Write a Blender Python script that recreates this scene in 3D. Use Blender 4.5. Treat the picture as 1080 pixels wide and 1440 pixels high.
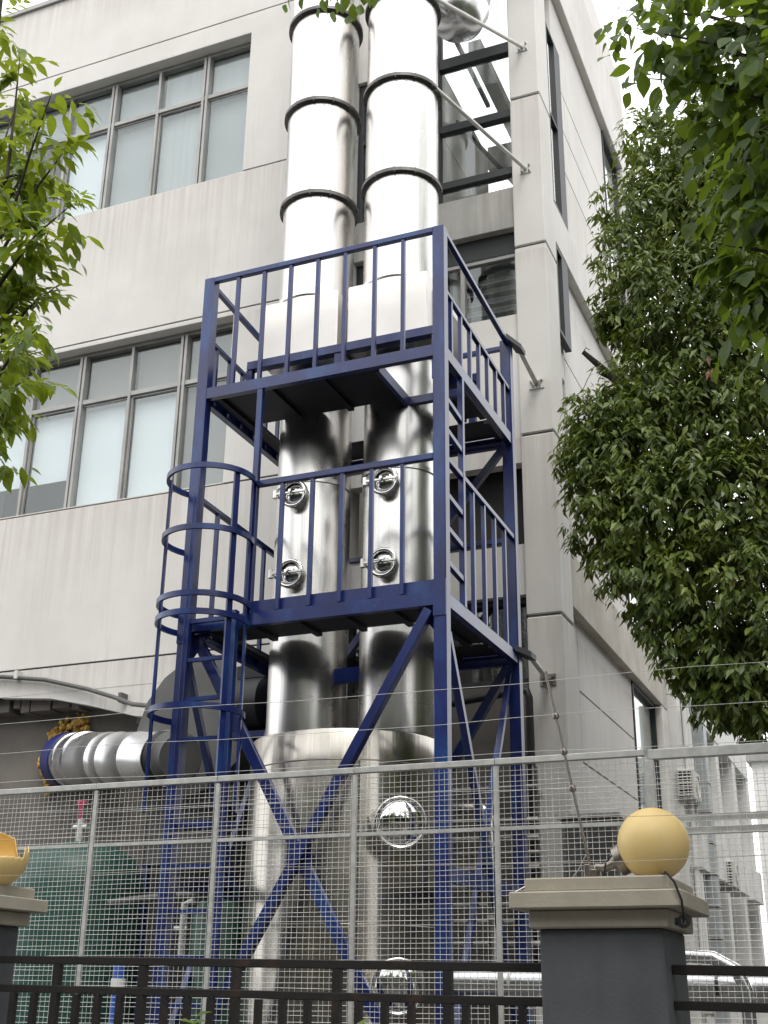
import bpy, bmesh, math, random
import numpy as np
from mathutils import Vector, Matrix
R = math.radians
random.seed(7)
rng = np.random.default_rng(11)
for o in list(bpy.data.objects):
    bpy.data.objects.remove(o)
scene = bpy.context.scene
col = scene.collection

# ------------------------------------------------------------------ camera
cam_d = bpy.data.cameras.new('camera')
cam = bpy.data.objects.new('camera', cam_d)
col.objects.link(cam)
YAW, PITCH, ROLL, FPX = -0.400225, 0.380168, 0.012587, 1719.68
fw = Vector((math.sin(YAW) * math.cos(PITCH), math.cos(YAW) * math.cos(PITCH), math.sin(PITCH)))
rt = Vector((math.cos(YAW), -math.sin(YAW), 0))
up = rt.cross(fw)
rt2 = math.cos(ROLL) * rt + math.sin(ROLL) * up
up2 = -math.sin(ROLL) * rt + math.cos(ROLL) * up
EYE = 1.6
cam.matrix_world = Matrix(((rt2.x, up2.x, -fw.x, 0), (rt2.y, up2.y, -fw.y, 0), (rt2.z, up2.z, -fw.z, EYE), (0, 0, 0, 1)))
cam_d.sensor_fit = 'VERTICAL'
cam_d.sensor_height = 36
cam_d.sensor_width = 27
cam_d.lens = FPX / 1440 * 36
cam_d.clip_start = 0.05
cam_d.clip_end = 3000
scene.camera = cam

# ------------------------------------------------------------------ sky, sun, exposure
SUN_EL, SUN_AZ = 60.0, 150.0          # azimuth from +Y towards +X
world = bpy.data.worlds.new('World')
scene.world = world
world.use_nodes = True
nt = world.node_tree
nt.nodes.clear()
w_out = nt.nodes.new('ShaderNodeOutputWorld')
bg = nt.nodes.new('ShaderNodeBackground')
sky = nt.nodes.new('ShaderNodeTexSky')
sky.sky_type = 'NISHITA'
sky.sun_disc = False
sky.sun_elevation = R(SUN_EL)
sky.sun_rotation = R(SUN_AZ)
tc = nt.nodes.new('ShaderNodeTexCoord')
cl = nt.nodes.new('ShaderNodeTexNoise')
cl.inputs['Scale'].default_value = 1.6
cl.inputs['Detail'].default_value = 5
cr = nt.nodes.new('ShaderNodeValToRGB')
cr.color_ramp.elements[0].position = 0.3
cr.color_ramp.elements[0].color = (0.72, 0.72, 0.72, 1)
cr.color_ramp.elements[1].position = 0.62
cr.color_ramp.elements[1].color = (0.97, 0.97, 0.97, 1)
mixs = nt.nodes.new('ShaderNodeMix')
mixs.data_type = 'RGBA'
nt.links.new(tc.outputs['Generated'], cl.inputs['Vector'])
nt.links.new(cl.outputs['Fac'], cr.inputs['Fac'])
nt.links.new(cr.outputs['Color'], mixs.inputs[0])
nt.links.new(sky.outputs['Color'], mixs.inputs[6])
mixs.inputs[7].default_value = (14.85, 14.9, 14.95, 1)
nt.links.new(mixs.outputs[2], bg.inputs['Color'])
bg.inputs['Strength'].default_value = 0.1
nt.links.new(bg.outputs['Background'], w_out.inputs['Surface'])

sun_d = bpy.data.lights.new('sun', 'SUN')
sun_d.energy = 1.5
sun_d.angle = R(26)
sun_d.color = (1.0, 0.955, 0.89)
sun = bpy.data.objects.new('sun', sun_d)
col.objects.link(sun)
sd = Vector((math.sin(R(SUN_AZ)) * math.cos(R(SUN_EL)), math.cos(R(SUN_AZ)) * math.cos(R(SUN_EL)), math.sin(R(SUN_EL))))
sun.rotation_euler = sd.to_track_quat('Z', 'Y').to_euler()
sun.location = (8, -6, 20)

scene.view_settings.view_transform = 'Standard'
scene.view_settings.look = 'None'
scene.view_settings.exposure = 0.53
scene.view_settings.gamma = 1.0
scene.view_settings.use_curve_mapping = False

# ------------------------------------------------------------------ materials
MATS = {}


def new_mat(name):
    m = bpy.data.materials.new(name)
    m.use_nodes = True
    MATS[name] = m
    b = m.node_tree.nodes['Principled BSDF']
    return m, m.node_tree, b


def noise(nt, scale=(1, 1, 1), s=5.0, detail=4, rough=0.55, coord='Object', dist=0.0):
    tcn = nt.nodes.new('ShaderNodeTexCoord')
    mp = nt.nodes.new('ShaderNodeMapping')
    mp.inputs['Scale'].default_value = scale
    n = nt.nodes.new('ShaderNodeTexNoise')
    n.inputs['Scale'].default_value = s
    n.inputs['Detail'].default_value = detail
    n.inputs['Roughness'].default_value = rough
    n.inputs['Distortion'].default_value = dist
    nt.links.new(tcn.outputs[coord], mp.inputs['Vector'])
    nt.links.new(mp.outputs['Vector'], n.inputs['Vector'])
    return n


def ramp(nt, src, stops):
    r = nt.nodes.new('ShaderNodeValToRGB')
    els = r.color_ramp.elements
    while len(els) < len(stops):
        els.new(0.5)
    for e, (p, c) in zip(els, stops):
        e.position = p
        e.color = c if len(c) == 4 else (*c, 1)
    nt.links.new(src, r.inputs['Fac'])
    return r


def mixc(nt, fac, a, b, mode='MIX'):
    m = nt.nodes.new('ShaderNodeMix')
    m.data_type = 'RGBA'
    m.blend_type = mode
    if isinstance(fac, (int, float)):
        m.inputs[0].default_value = fac
    else:
        nt.links.new(fac, m.inputs[0])
    for i, v in ((6, a), (7, b)):
        if isinstance(v, tuple):
            m.inputs[i].default_value = v if len(v) == 4 else (*v, 1)
        else:
            nt.links.new(v, m.inputs[i])
    return m.outputs[2]


def bump(nt, b, h, strength=0.2, dist=0.01):
    bp = nt.nodes.new('ShaderNodeBump')
    bp.inputs['Strength'].default_value = strength
    bp.inputs['Distance'].default_value = dist
    nt.links.new(h, bp.inputs['Height'])
    nt.links.new(bp.outputs['Normal'], b.inputs['Normal'])


def painted(name, c, c2=None, rough=0.5, metal=0.0, s=6.0, bmp=0.0, streak=None, scl=(1, 1, 1), lo=0.35, hi=0.65, coat=0.0):
    m, t, b = new_mat(name)
    n = noise(t, scl, s, 5)
    c2 = c2 or tuple(x * 0.85 for x in c)
    r = ramp(t, n.outputs['Fac'], [(lo, c2), (hi, c)])
    out = r.outputs['Color']
    if streak:
        n2 = noise(t, (5.0, 5.0, 0.22), 2.2, 6, 0.7)
        r2 = ramp(t, n2.outputs['Fac'], [(streak[2] if len(streak) > 2 else 0.52, (0, 0, 0)), (0.78, (1, 1, 1))])
        n3 = noise(t, (1, 1, 1), 0.55, 3)
        r3 = ramp(t, n3.outputs['Fac'], [(0.42, (0, 0, 0)), (0.7, (1, 1, 1))])
        mm = t.nodes.new('ShaderNodeMath')
        mm.operation = 'MULTIPLY'
        t.links.new(r2.outputs['Color'], mm.inputs[0])
        t.links.new(r3.outputs['Color'], mm.inputs[1])
        mm2 = t.nodes.new('ShaderNodeMath')
        mm2.operation = 'MULTIPLY'
        mm2.inputs[1].default_value = streak[1]
        t.links.new(mm.outputs[0], mm2.inputs[0])
        out = mixc(t, mm2.outputs[0], out, streak[0])
    t.links.new(out, b.inputs['Base Color'])
    b.inputs['Roughness'].default_value = rough
    b.inputs['Metallic'].default_value = metal
    if coat:
        b.inputs['Coat Weight'].default_value = coat
        b.inputs['Coat Roughness'].default_value = 0.15
    if bmp:
        nb = noise(t, (1, 1, 1), 60, 5)
        bump(t, b, nb.outputs['Fac'], bmp, 0.004)
    return m


M_STUCCO = painted('stucco', (0.70, 0.682, 0.652), (0.63, 0.613, 0.585), 0.85, s=1.1, bmp=0.3, streak=((0.38, 0.33, 0.29), 0.75, 0.53))
M_STUCCO_B = painted('stained_band_stucco', (0.56, 0.53, 0.47), (0.42, 0.39, 0.34), 0.88, s=1.6, bmp=0.3, streak=((0.22, 0.19, 0.15), 0.9))


def sill_stains(m):
    """rain dirt hanging in runs below the sills and joints of the facade"""
    t = m.node_tree
    b = t.nodes['Principled BSDF']
    src = b.inputs['Base Color'].links[0].from_socket
    tcn = t.nodes.new('ShaderNodeTexCoord')
    sp = t.nodes.new('ShaderNodeSeparateXYZ')
    t.links.new(tcn.outputs['Object'], sp.inputs[0])
    total = None
    for z0, ln in ((10.95, 1.5), (6.83, 1.3), (14.8, 0.9), (4.95, 0.35), (8.95, 0.3)):
        mr = t.nodes.new('ShaderNodeMapRange')
        mr.inputs[1].default_value = z0 - ln
        mr.inputs[2].default_value = z0
        t.links.new(sp.outputs['Z'], mr.inputs[0])
        lt = t.nodes.new('ShaderNodeMath')
        lt.operation = 'LESS_THAN'
        lt.inputs[1].default_value = z0 + 0.001
        t.links.new(sp.outputs['Z'], lt.inputs[0])
        ml = t.nodes.new('ShaderNodeMath')
        ml.operation = 'MULTIPLY'
        t.links.new(mr.outputs[0], ml.inputs[0])
        t.links.new(lt.outputs[0], ml.inputs[1])
        if total is None:
            total = ml.outputs[0]
        else:
            mx = t.nodes.new('ShaderNodeMath')
            mx.operation = 'MAXIMUM'
            t.links.new(total, mx.inputs[0])
            t.links.new(ml.outputs[0], mx.inputs[1])
            total = mx.outputs[0]
    n1 = noise(t, (7.0, 7.0, 0.12), 1.6, 6, 0.75)
    r1 = ramp(t, n1.outputs['Fac'], [(0.40, (0, 0, 0)), (0.72, (1, 1, 1))])
    mm = t.nodes.new('ShaderNodeMath')
    mm.operation = 'MULTIPLY'
    t.links.new(total, mm.inputs[0])
    t.links.new(r1.outputs['Color'], mm.inputs[1])
    m2 = t.nodes.new('ShaderNodeMath')
    m2.operation = 'MULTIPLY'
    m2.inputs[1].default_value = 0.62
    t.links.new(mm.outputs[0], m2.inputs[0])
    out = mixc(t, m2.outputs[0], src, (0.40, 0.33, 0.29))
    nb = noise(t, (1, 1, 0.8), 0.45, 6, 0.62)
    rb = ramp(t, nb.outputs['Fac'], [(0.35, (0.91, 0.905, 0.90)), (0.6, (1, 1, 1))])
    out = mixc(t, 1.0, out, rb.outputs['Color'], 'MULTIPLY')
    t.links.new(out, b.inputs['Base Color'])


sill_stains(M_STUCCO)
M_STUCCO_D = painted('stucco_stained', (0.42, 0.40, 0.36), (0.33, 0.31, 0.28), 0.9, s=1.4, bmp=0.3, streak=((0.16, 0.15, 0.13), 0.8))
M_CONC = painted('weathered_concrete', (0.44, 0.43, 0.40), (0.36, 0.35, 0.33), 0.9, s=2, bmp=0.4, streak=((0.05, 0.05, 0.045), 1.0, 0.36))
M_JOINT = painted('joint_core', (0.10, 0.10, 0.095), None, 0.95)  # dark colour of the core showing in the panel joints
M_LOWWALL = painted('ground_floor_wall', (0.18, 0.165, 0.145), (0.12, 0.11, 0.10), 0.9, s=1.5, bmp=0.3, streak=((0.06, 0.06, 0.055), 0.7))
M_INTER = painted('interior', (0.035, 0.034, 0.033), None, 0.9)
M_FRAME = painted('aluminium_frame', (0.37, 0.365, 0.35), (0.30, 0.295, 0.285), 0.45, 0.35, s=3)
M_FRAMED = painted('dark_window_frame', (0.024, 0.028, 0.03), None, 0.55, 0.0)
M_BLIND = painted('roller_blind', (0.80, 0.84, 0.87), (0.76, 0.80, 0.83), 0.8, s=0.8)
M_BLINDL = painted('pale_blind', (0.50, 0.52, 0.525), (0.44, 0.46, 0.465), 0.8, s=5, scl=(4, 4, 0.15))
M_BLINDM = painted('faded_blind', (0.40, 0.42, 0.425), (0.36, 0.38, 0.385), 0.8, s=0.9)
M_BLINDG = painted('grey_blind', (0.26, 0.26, 0.25), (0.22, 0.22, 0.21), 0.8, s=1.3)
M_GALV = painted('galvanised_steel', (0.60, 0.60, 0.575), (0.46, 0.46, 0.445), 0.45, 0.35, s=14)
M_WIRE = painted('mesh_wire', (0.78, 0.77, 0.74), (0.56, 0.55, 0.52), 0.5, 0.35, s=9)
M_ROD = painted('stay_rod_paint', (0.66, 0.65, 0.62), (0.55, 0.54, 0.5), 0.45, 0.2, s=9)
M_IRON = painted('rusty_black_iron', (0.014, 0.012, 0.011), (0.05, 0.025, 0.015), 0.55, 0.1, s=7, lo=0.24, hi=0.42, bmp=0.4)
M_RENDER = painted('grey_render', (0.095, 0.102, 0.11), (0.066, 0.072, 0.078), 0.9, s=2.6, bmp=0.6, streak=((0.20, 0.20, 0.195), 0.5, 0.46))
M_CAP = painted('cap_stone', (0.42, 0.385, 0.315), (0.34, 0.31, 0.25), 0.85, s=4, bmp=0.4, streak=((0.10, 0.09, 0.07), 0.7))
M_FANG = painted('grey_plastic', (0.115, 0.115, 0.11), (0.09, 0.09, 0.087), 0.55, s=3)
M_BLACK = painted('black_plastic', (0.012, 0.012, 0.013), None, 0.5)
M_GREEN = painted('green_fibreglass', (0.008, 0.055, 0.042), (0.006, 0.042, 0.032), 0.5, s=3)
M_PINK = painted('pink_handle', (0.38, 0.03, 0.09), None, 0.4)
M_FOAM = painted('yellow_foam', (0.55, 0.36, 0.08), (0.33, 0.18, 0.04), 0.9, s=12, bmp=0.6)
M_BARK = painted('bark', (0.075, 0.06, 0.045), (0.04, 0.033, 0.026), 0.9, s=18, bmp=0.8)
M_ASPH = painted('asphalt', (0.055, 0.055, 0.055), (0.04, 0.04, 0.04), 0.9, s=30, bmp=0.5)
M_PAVE = painted('pavement', (0.17, 0.165, 0.155), (0.13, 0.125, 0.12), 0.9, s=3, bmp=0.4)
M_YARD = painted('yard_concrete', (0.13, 0.125, 0.115), (0.09, 0.086, 0.08), 0.9, s=1.2, bmp=0.4)
M_WHITE = painted('white_panel', (0.68, 0.68, 0.66), (0.6, 0.6, 0.58), 0.6, s=2, streak=((0.4, 0.39, 0.37), 0.5))
M_DUCTG = painted('duct_insulation', (0.42, 0.45, 0.46), (0.34, 0.37, 0.38), 0.5, 0.3, s=5)
M_ACW = painted('ac_casing', (0.55, 0.54, 0.50), (0.48, 0.47, 0.43), 0.5, s=4)
M_OPP = painted('opposite_facade', (0.14, 0.125, 0.11), (0.11, 0.10, 0.09), 0.9, s=1)
M_BOX = painted('damper_sheet', (0.80, 0.77, 0.73), (0.72, 0.69, 0.65), 0.42, 0.55, s=2.0)
M_BOXG = painted('grey_steel_box', (0.2, 0.2, 0.19), None, 0.6)


def mat_blue():
    m, t, b = new_mat('blue_enamel')
    n = noise(t, (1.3, 1.3, 0.5), 2.6, 4, 0.65)
    r = ramp(t, n.outputs['Fac'], [(0.30, (0.007, 0.011, 0.068)), (0.52, (0.009, 0.020, 0.115)), (0.70, (0.012, 0.058, 0.20))])
    n2 = noise(t, (1, 1, 1), 38, 5)
    r2 = ramp(t, n2.outputs['Fac'], [(0.64, (0, 0, 0)), (0.74, (1, 1, 1))])
    mm = t.nodes.new('ShaderNodeMath')
    mm.operation = 'MULTIPLY'
    mm.inputs[1].default_value = 0.25
    t.links.new(r2.outputs['Color'], mm.inputs[0])
    out = mixc(t, mm.outputs[0], r.outputs['Color'], (0.16, 0.16, 0.2))
    t.links.new(out, b.inputs['Base Color'])
    b.inputs['Roughness'].default_value = 0.28
    b.inputs['Specular IOR Level'].default_value = 0.65
    nb = noise(t, (1, 1, 1), 45, 3)
    bump(t, b, nb.outputs['Fac'], 0.12, 0.003)
    return m


M_BLUE = mat_blue()
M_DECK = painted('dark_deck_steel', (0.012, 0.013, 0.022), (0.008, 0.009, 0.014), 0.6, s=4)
M_BLUEB = painted('bright_blue_paint', (0.03, 0.10, 0.42), (0.02, 0.08, 0.33), 0.4, s=4)
M_BLUEF = painted('blue_flange_wrap', (0.012, 0.022, 0.15), (0.01, 0.016, 0.1), 0.45, s=8)


def mat_steel(name, base=(0.80, 0.78, 0.75), rough=0.13, wob=0.35, fine=0.12, aniso=0.0):
    m, t, b = new_mat(name)
    b.inputs['Metallic'].default_value = 1.0
    n = noise(t, (9, 9, 0.18), 1.6, 3, 0.5)
    n2 = noise(t, (60, 60, 0.9), 1.5, 3, 0.5)
    n3 = noise(t, (1, 1, 1), 1.3, 2, 0.5)
    r = ramp(t, n2.outputs['Fac'], [(0.3, tuple(x * 0.9 for x in base)), (0.7, base)])
    t.links.new(r.outputs['Color'], b.inputs['Base Color'])
    rr = t.nodes.new('ShaderNodeMapRange')
    rr.inputs[3].default_value = rough * 0.7
    rr.inputs[4].default_value = rough * 1.5
    t.links.new(n3.outputs['Fac'], rr.inputs[0])
    t.links.new(rr.outputs[0], b.inputs['Roughness'])
    b.inputs['Anisotropic'].default_value = aniso
    b.inputs['Anisotropic Rotation'].default_value = 0.0
    tg = t.nodes.new('ShaderNodeTangent')
    tg.direction_type = 'RADIAL'
    tg.axis = 'Z'
    t.links.new(tg.outputs['Tangent'], b.inputs['Tangent'])
    bp = t.nodes.new('ShaderNodeBump')
    bp.inputs['Strength'].default_value = wob
    bp.inputs['Distance'].default_value = 0.012
    t.links.new(n.outputs['Fac'], bp.inputs['Height'])
    bp2 = t.nodes.new('ShaderNodeBump')
    bp2.inputs['Strength'].default_value = fine
    bp2.inputs['Distance'].default_value = 0.002
    t.links.new(n2.outputs['Fac'], bp2.inputs['Height'])
    t.links.new(bp.outputs['Normal'], bp2.inputs['Normal'])
    n4 = noise(t, (1, 1, 0.7), 3.0, 2, 0.5)
    bp3 = t.nodes.new('ShaderNodeBump')
    bp3.inputs['Strength'].default_value = wob * 0.5
    bp3.inputs['Distance'].default_value = 0.03
    t.links.new(n4.outputs['Fac'], bp3.inputs['Height'])
    t.links.new(bp2.outputs['Normal'], bp3.inputs['Normal'])
    t.links.new(bp3.outputs['Normal'], b.inputs['Normal'])
    return m


M_STEEL = mat_steel('stainless_sheet', (0.73, 0.71, 0.68), 0.24, 0.17, 0.06, 0.6)
M_STEELT = mat_steel('tank_stainless', (0.54, 0.505, 0.45), 0.21, 0.26, 0.05, 0.3)
M_MIRROR = mat_steel('polished_steel', (0.86, 0.85, 0.83), 0.05, 0.05, 0.02)
M_RING = painted('dull_flange_steel', (0.13, 0.125, 0.12), (0.09, 0.088, 0.085), 0.4, 0.7, s=12)
M_FOIL = mat_steel('foil_jacket', (0.74, 0.75, 0.76), 0.24, 0.12, 0.08)
M_BRASS = mat_steel('worn_steel', (0.34, 0.31, 0.28), 0.35, 0.2, 0.2)


def mat_glass():
    m, t, b = new_mat('window_glass')
    t.nodes.remove(b)
    out = t.nodes['Material Output']
    tr = t.nodes.new('ShaderNodeBsdfTransparent')
    tr.inputs['Color'].default_value = (0.93, 0.95, 0.95, 1)
    gl = t.nodes.new('ShaderNodeBsdfGlossy')
    gl.inputs['Roughness'].default_value = 0.01
    gl.inputs['Color'].default_value = (0.95, 0.98, 0.97, 1)
    ge = t.nodes.new('ShaderNodeNewGeometry')
    dt = t.nodes.new('ShaderNodeVectorMath')
    dt.operation = 'DOT_PRODUCT'
    t.links.new(ge.outputs['Incoming'], dt.inputs[0])
    t.links.new(ge.outputs['Normal'], dt.inputs[1])

    def mth(op, a, b=None):
        n_ = t.nodes.new('ShaderNodeMath')
        n_.operation = op
        for i_, v_ in enumerate((a, b)):
            if v_ is None:
                continue
            if isinstance(v_, (int, float)):
                n_.inputs[i_].default_value = v_
            else:
                t.links.new(v_, n_.inputs[i_])
        return n_.outputs[0]

    sch = mth('POWER', mth('SUBTRACT', 1.0, mth('ABSOLUTE', dt.outputs['Value'])), 5.0)
    fac = mth('ADD', mth('MULTIPLY', sch, 0.93), 0.07)
    n = noise(t, (1, 1, 1), 1.5, 2)
    bp = t.nodes.new('ShaderNodeBump')
    bp.inputs['Strength'].default_value = 0.04
    bp.inputs['Distance'].default_value = 0.02
    t.links.new(n.outputs['Fac'], bp.inputs['Height'])
    t.links.new(bp.outputs['Normal'], gl.inputs['Normal'])
    mx = t.nodes.new('ShaderNodeMixShader')
    t.links.new(fac, mx.inputs[0])
    t.links.new(tr.outputs[0], mx.inputs[1])
    t.links.new(gl.outputs[0], mx.inputs[2])
    t.links.new(mx.outputs[0], out.inputs['Surface'])
    return m


M_GLASS = mat_glass()


def mat_globe():
    m, t, b = new_mat('yellowed_acrylic')
    n = noise(t, (1, 1, 1), 5, 4)
    r = ramp(t, n.outputs['Fac'], [(0.3, (0.77, 0.56, 0.22)), (0.7, (0.82, 0.62, 0.28))])
    t.links.new(r.outputs['Color'], b.inputs['Base Color'])
    b.inputs['Roughness'].default_value = 0.42
    b.inputs['Subsurface Weight'].default_value = 0.08
    b.inputs['Subsurface Radius'].default_value = (0.06, 0.04, 0.015)
    return m


M_GLOBE = mat_globe()


def mat_leaf(name, cols, trans, tcol, rough=0.35, young=(0.12, 0.18, 0.03), clump=1.6):
    m, t, b = new_mat(name)
    g = t.nodes.new('ShaderNodeNewGeometry')
    oi = t.nodes.new('ShaderNodeObjectInfo')
    add = t.nodes.new('ShaderNodeMath')
    add.operation = 'ADD'
    t.links.new(g.outputs['Random Per Island'], add.inputs[0])
    t.links.new(oi.outputs['Random'], add.inputs[1])
    fr = t.nodes.new('ShaderNodeMath')
    fr.operation = 'FRACT'
    t.links.new(add.outputs[0], fr.inputs[0])
    k = len(cols)
    r = ramp(t, fr.outputs[0], [(i / (k - 1), c) for i, c in enumerate(cols)])
    t.links.new(r.outputs['Color'], b.inputs['Base Color'])
    nz = noise(t, (1, 1, 1), clump, 2, 0.5)
    rz = ramp(t, nz.outputs['Fac'], [(0.48, (0, 0, 0)), (0.72, (1, 1, 1))])
    fresh = mixc(t, rz.outputs['Color'], r.outputs['Color'], young)
    t.links.new(fresh, b.inputs['Base Color'])
    b.inputs['Roughness'].default_value = rough
    tl = t.nodes.new('ShaderNodeBsdfTranslucent')
    mxc = mixc(t, 0.6, fresh, tcol)
    t.links.new(mxc, tl.inputs['Color'])
    mx = t.nodes.new('ShaderNodeMixShader')
    mx.inputs[0].default_value = trans
    out = t.nodes['Material Output']
    t.links.new(b.outputs[0], mx.inputs[1])
    t.links.new(tl.outputs[0], mx.inputs[2])
    t.links.new(mx.outputs[0], out.inputs['Surface'])
    return m


M_LEAF_L = mat_leaf('spring_leaf', [(0.06, 0.12, 0.012), (0.10, 0.18, 0.018), (0.15, 0.24, 0.03), (0.08, 0.15, 0.015), (0.17, 0.25, 0.04), (0.07, 0.125, 0.014)], 0.5, (0.42, 0.50, 0.03))
M_LEAF_R = mat_leaf('broad_leaf', [(0.03, 0.065, 0.012), (0.045, 0.09, 0.016), (0.07, 0.13, 0.02), (0.035, 0.07, 0.013), (0.055, 0.10, 0.018)], 0.45, (0.30, 0.42, 0.03), 0.5, (0.11, 0.17, 0.025), 2.0)
M_LEAF_C = mat_leaf('camphor_leaf', [(0.050, 0.082, 0.014), (0.085, 0.13, 0.024), (0.12, 0.17, 0.032), (0.055, 0.09, 0.016), (0.10, 0.145, 0.03), (0.16, 0.20, 0.032), (0.05, 0.082, 0.014)], 0.28, (0.24, 0.32, 0.03), 0.42, (0.17, 0.22, 0.03), 1.7)
M_LEAF_S = mat_leaf('street_leaf', [(0.02, 0.035, 0.010), (0.03, 0.05, 0.014), (0.04, 0.06, 0.016), (0.024, 0.04, 0.01)], 0.1, (0.08, 0.12, 0.02), 0.5, (0.045, 0.065, 0.02))
M_LEAF_D = mat_leaf('withered_leaf', [(0.16, 0.06, 0.03), (0.20, 0.09, 0.04), (0.12, 0.05, 0.03)], 0.2, (0.2, 0.08, 0.03), 0.5, (0.18, 0.08, 0.03))

# ------------------------------------------------------------------ builders


class MB:
    """collects shapes in world coordinates and links them as ONE mesh object"""

    def __init__(self):
        self.v, self.f, self.s = [], [], []

    def add(self, v, f, smooth=False):
        o = len(self.v)
        self.v += [tuple(p) for p in v]
        self.f += [tuple(i + o for i in q) for q in f]
        self.s += [smooth] * len(f)
        return self

    def box(self, x0, x1, y0, y1, z0, z1):
        v = [(x0, y0, z0), (x1, y0, z0), (x1, y1, z0), (x0, y1, z0), (x0, y0, z1), (x1, y0, z1), (x1, y1, z1), (x0, y1, z1)]
        f = [(0, 3, 2, 1), (4, 5, 6, 7), (0, 1, 5, 4), (1, 2, 6, 5), (2, 3, 7, 6), (3, 0, 4, 7)]
        return self.add(v, f)

    def bar(self, p, q, w, h, ref=(0, 0, 1)):
        p, q = Vector(p), Vector(q)
        d = (q - p).normalized()
        r = Vector(ref)
        if abs(d.dot(r)) > 0.97:
            r = Vector((0, 1, 0))
        a = d.cross(r).normalized() * (w / 2)
        b = a.cross(d).normalized() * (h / 2)
        v = [p - a - b, p + a - b, p + a + b, p - a + b, q - a - b, q + a - b, q + a + b, q - a + b]
        f = [(0, 3, 2, 1), (4, 5, 6, 7), (0, 1, 5, 4), (1, 2, 6, 5), (2, 3, 7, 6), (3, 0, 4, 7)]
        return self.add(v, f)

    def tube(self, pts, r, n=10, caps=True, radii=None):
        pts = [Vector(p) for p in pts]
        k = len(pts)
        rings = []
        prev = None
        for i, p in enumerate(pts):
            d = (pts[min(i + 1, k - 1)] - pts[max(i - 1, 0)]).normalized()
            if prev is None:
                ref = Vector((0, 0, 1)) if abs(d.z) < 0.9 else Vector((0, 1, 0))
                a = d.cross(ref).normalized()
            else:
                a = (prev - d * prev.dot(d)).normalized()
            b = d.cross(a)
            prev = a
            rr = radii[i] if radii else r
            rings.append([p + a * (math.cos(2 * math.pi * j / n) * rr) + b * (math.sin(2 * math.pi * j / n) * rr) for j in range(n)])
        v = [x for rg in rings for x in rg]
        f = []
        for i in range(k - 1):
            for j in range(n):
                j2 = (j + 1) % n
                f.append((i * n + j, i * n + j2, (i + 1) * n + j2, (i + 1) * n + j))
        self.add(v, f, True)
        if caps:
            self.add(rings[0], [tuple(range(n))[::-1]])
            self.add(rings[-1], [tuple(range(n))])
        return self

    def lathe(self, c, axis, prof, n=48, smooth=True, closed_profile=False):
        """prof: list of (distance along axis, radius); sharp steps come from doubled points"""
        c = Vector(c)
        ax = Vector(axis).normalized()
        ref = Vector((0, 0, 1)) if abs(ax.z) < 0.9 else Vector((1, 0, 0))
        a = ax.cross(ref).normalized()
        b = ax.cross(a)
        k = len(prof)
        segs = range(k if closed_profile else k - 1)
        for i in segs:
            (h0, r0), (h1, r1) = prof[i], prof[(i + 1) % k]
            v = []
            for h, r in ((h0, r0), (h1, r1)):
                for j in range(n):
                    t = 2 * math.pi * j / n
                    v.append(c + ax * h + a * (math.cos(t) * r) + b * (math.sin(t) * r))
            f = [(j, (j + 1) % n, n + (j + 1) % n, n + j) for j in range(n)]
            self.add(v, f, smooth)
        return self

    def prism(self, pts, d):
        """extrude a closed polygon of 3D points by vector d"""
        n = len(pts)
        p = [Vector(x) for x in pts]
        q = [x + Vector(d) for x in p]
        f = [tuple(range(n))[::-1], tuple(range(n, 2 * n))]
        f += [(i, (i + 1) % n, n + (i + 1) % n, n + i) for i in range(n)]
        return self.add(p + q, f)

    def build(self, name, mat, parent=None, bevel=0.0):
        off = Vector((0, 0, 0))
        pr = parent
        while pr is not None:
            off += pr.location
            pr = pr.parent
        me = bpy.data.meshes.new(name)
        me.from_pydata([tuple(Vector(p) - off) for p in self.v], [], self.f)
        me.polygons.foreach_set('use_smooth', self.s)
        me.update()
        bm = bmesh.new()
        bm.from_mesh(me)
        bmesh.ops.remove_doubles(bm, verts=bm.verts, dist=1e-5)
        bmesh.ops.recalc_face_normals(bm, faces=bm.faces)
        bm.to_mesh(me)
        bm.free()
        o = bpy.data.objects.new(name, me)
        col.objects.link(o)
        o.data.materials.append(mat)
        if parent:
            o.parent = parent
        if any(self.s):
            try:
                me.set_sharp_from_angle(angle=R(38))
            except Exception:
                pass
        if bevel:
            md = o.modifiers.new('bevel', 'BEVEL')
            md.width = bevel
            md.segments = 1
            md.limit_method = 'ANGLE'
        return o


def tag(o, label=None, cat=None, group=None, kind=None):
    if label:
        o['label'] = label
    if cat:
        o['category'] = cat
    if group:
        o['group'] = group
    if kind:
        o['kind'] = kind
    return o


def thing(name, label, cat, loc=(0, 0, 0), group=None):
    o = bpy.data.objects.new(name, None)
    o.empty_display_size = 0.2
    o.location = loc
    col.objects.link(o)
    return tag(o, label, cat, group)


def inst(src, d, parent=None):
    """another object sharing src's mesh, moved by d"""
    c = src.copy()
    c.location = Vector(src.location) + Vector(d)
    c.parent = parent or src.parent
    col.objects.link(c)
    return c


def copy_tree(o, d=(0, 0, 0), parent=None):
    c = o.copy()
    c.location = Vector(o.location) + Vector(d)
    if parent:
        c.parent = parent
    col.objects.link(c)
    for ch in list(o.children):
        copy_tree(ch, (0, 0, 0), c)
    return c


# ------------------------------------------------------------------ ground (structure)
tag(MB().box(-400, 400, -400, 400, -0.4, 0.0).build('ground', M_YARD), kind='structure')
tag(MB().box(-60, 60, -9.0, 2.6, 0.004, 0.008).build('road', M_ASPH), kind='structure')
tag(MB().box(-60, 60, 2.6, 2.75, 0.004, 0.14).build('kerb', M_CAP), kind='structure')
tag(MB().box(-60, 60, 2.75, 5.1, 0.004, 0.12).build('pavement', M_PAVE), kind='structure')

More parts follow.
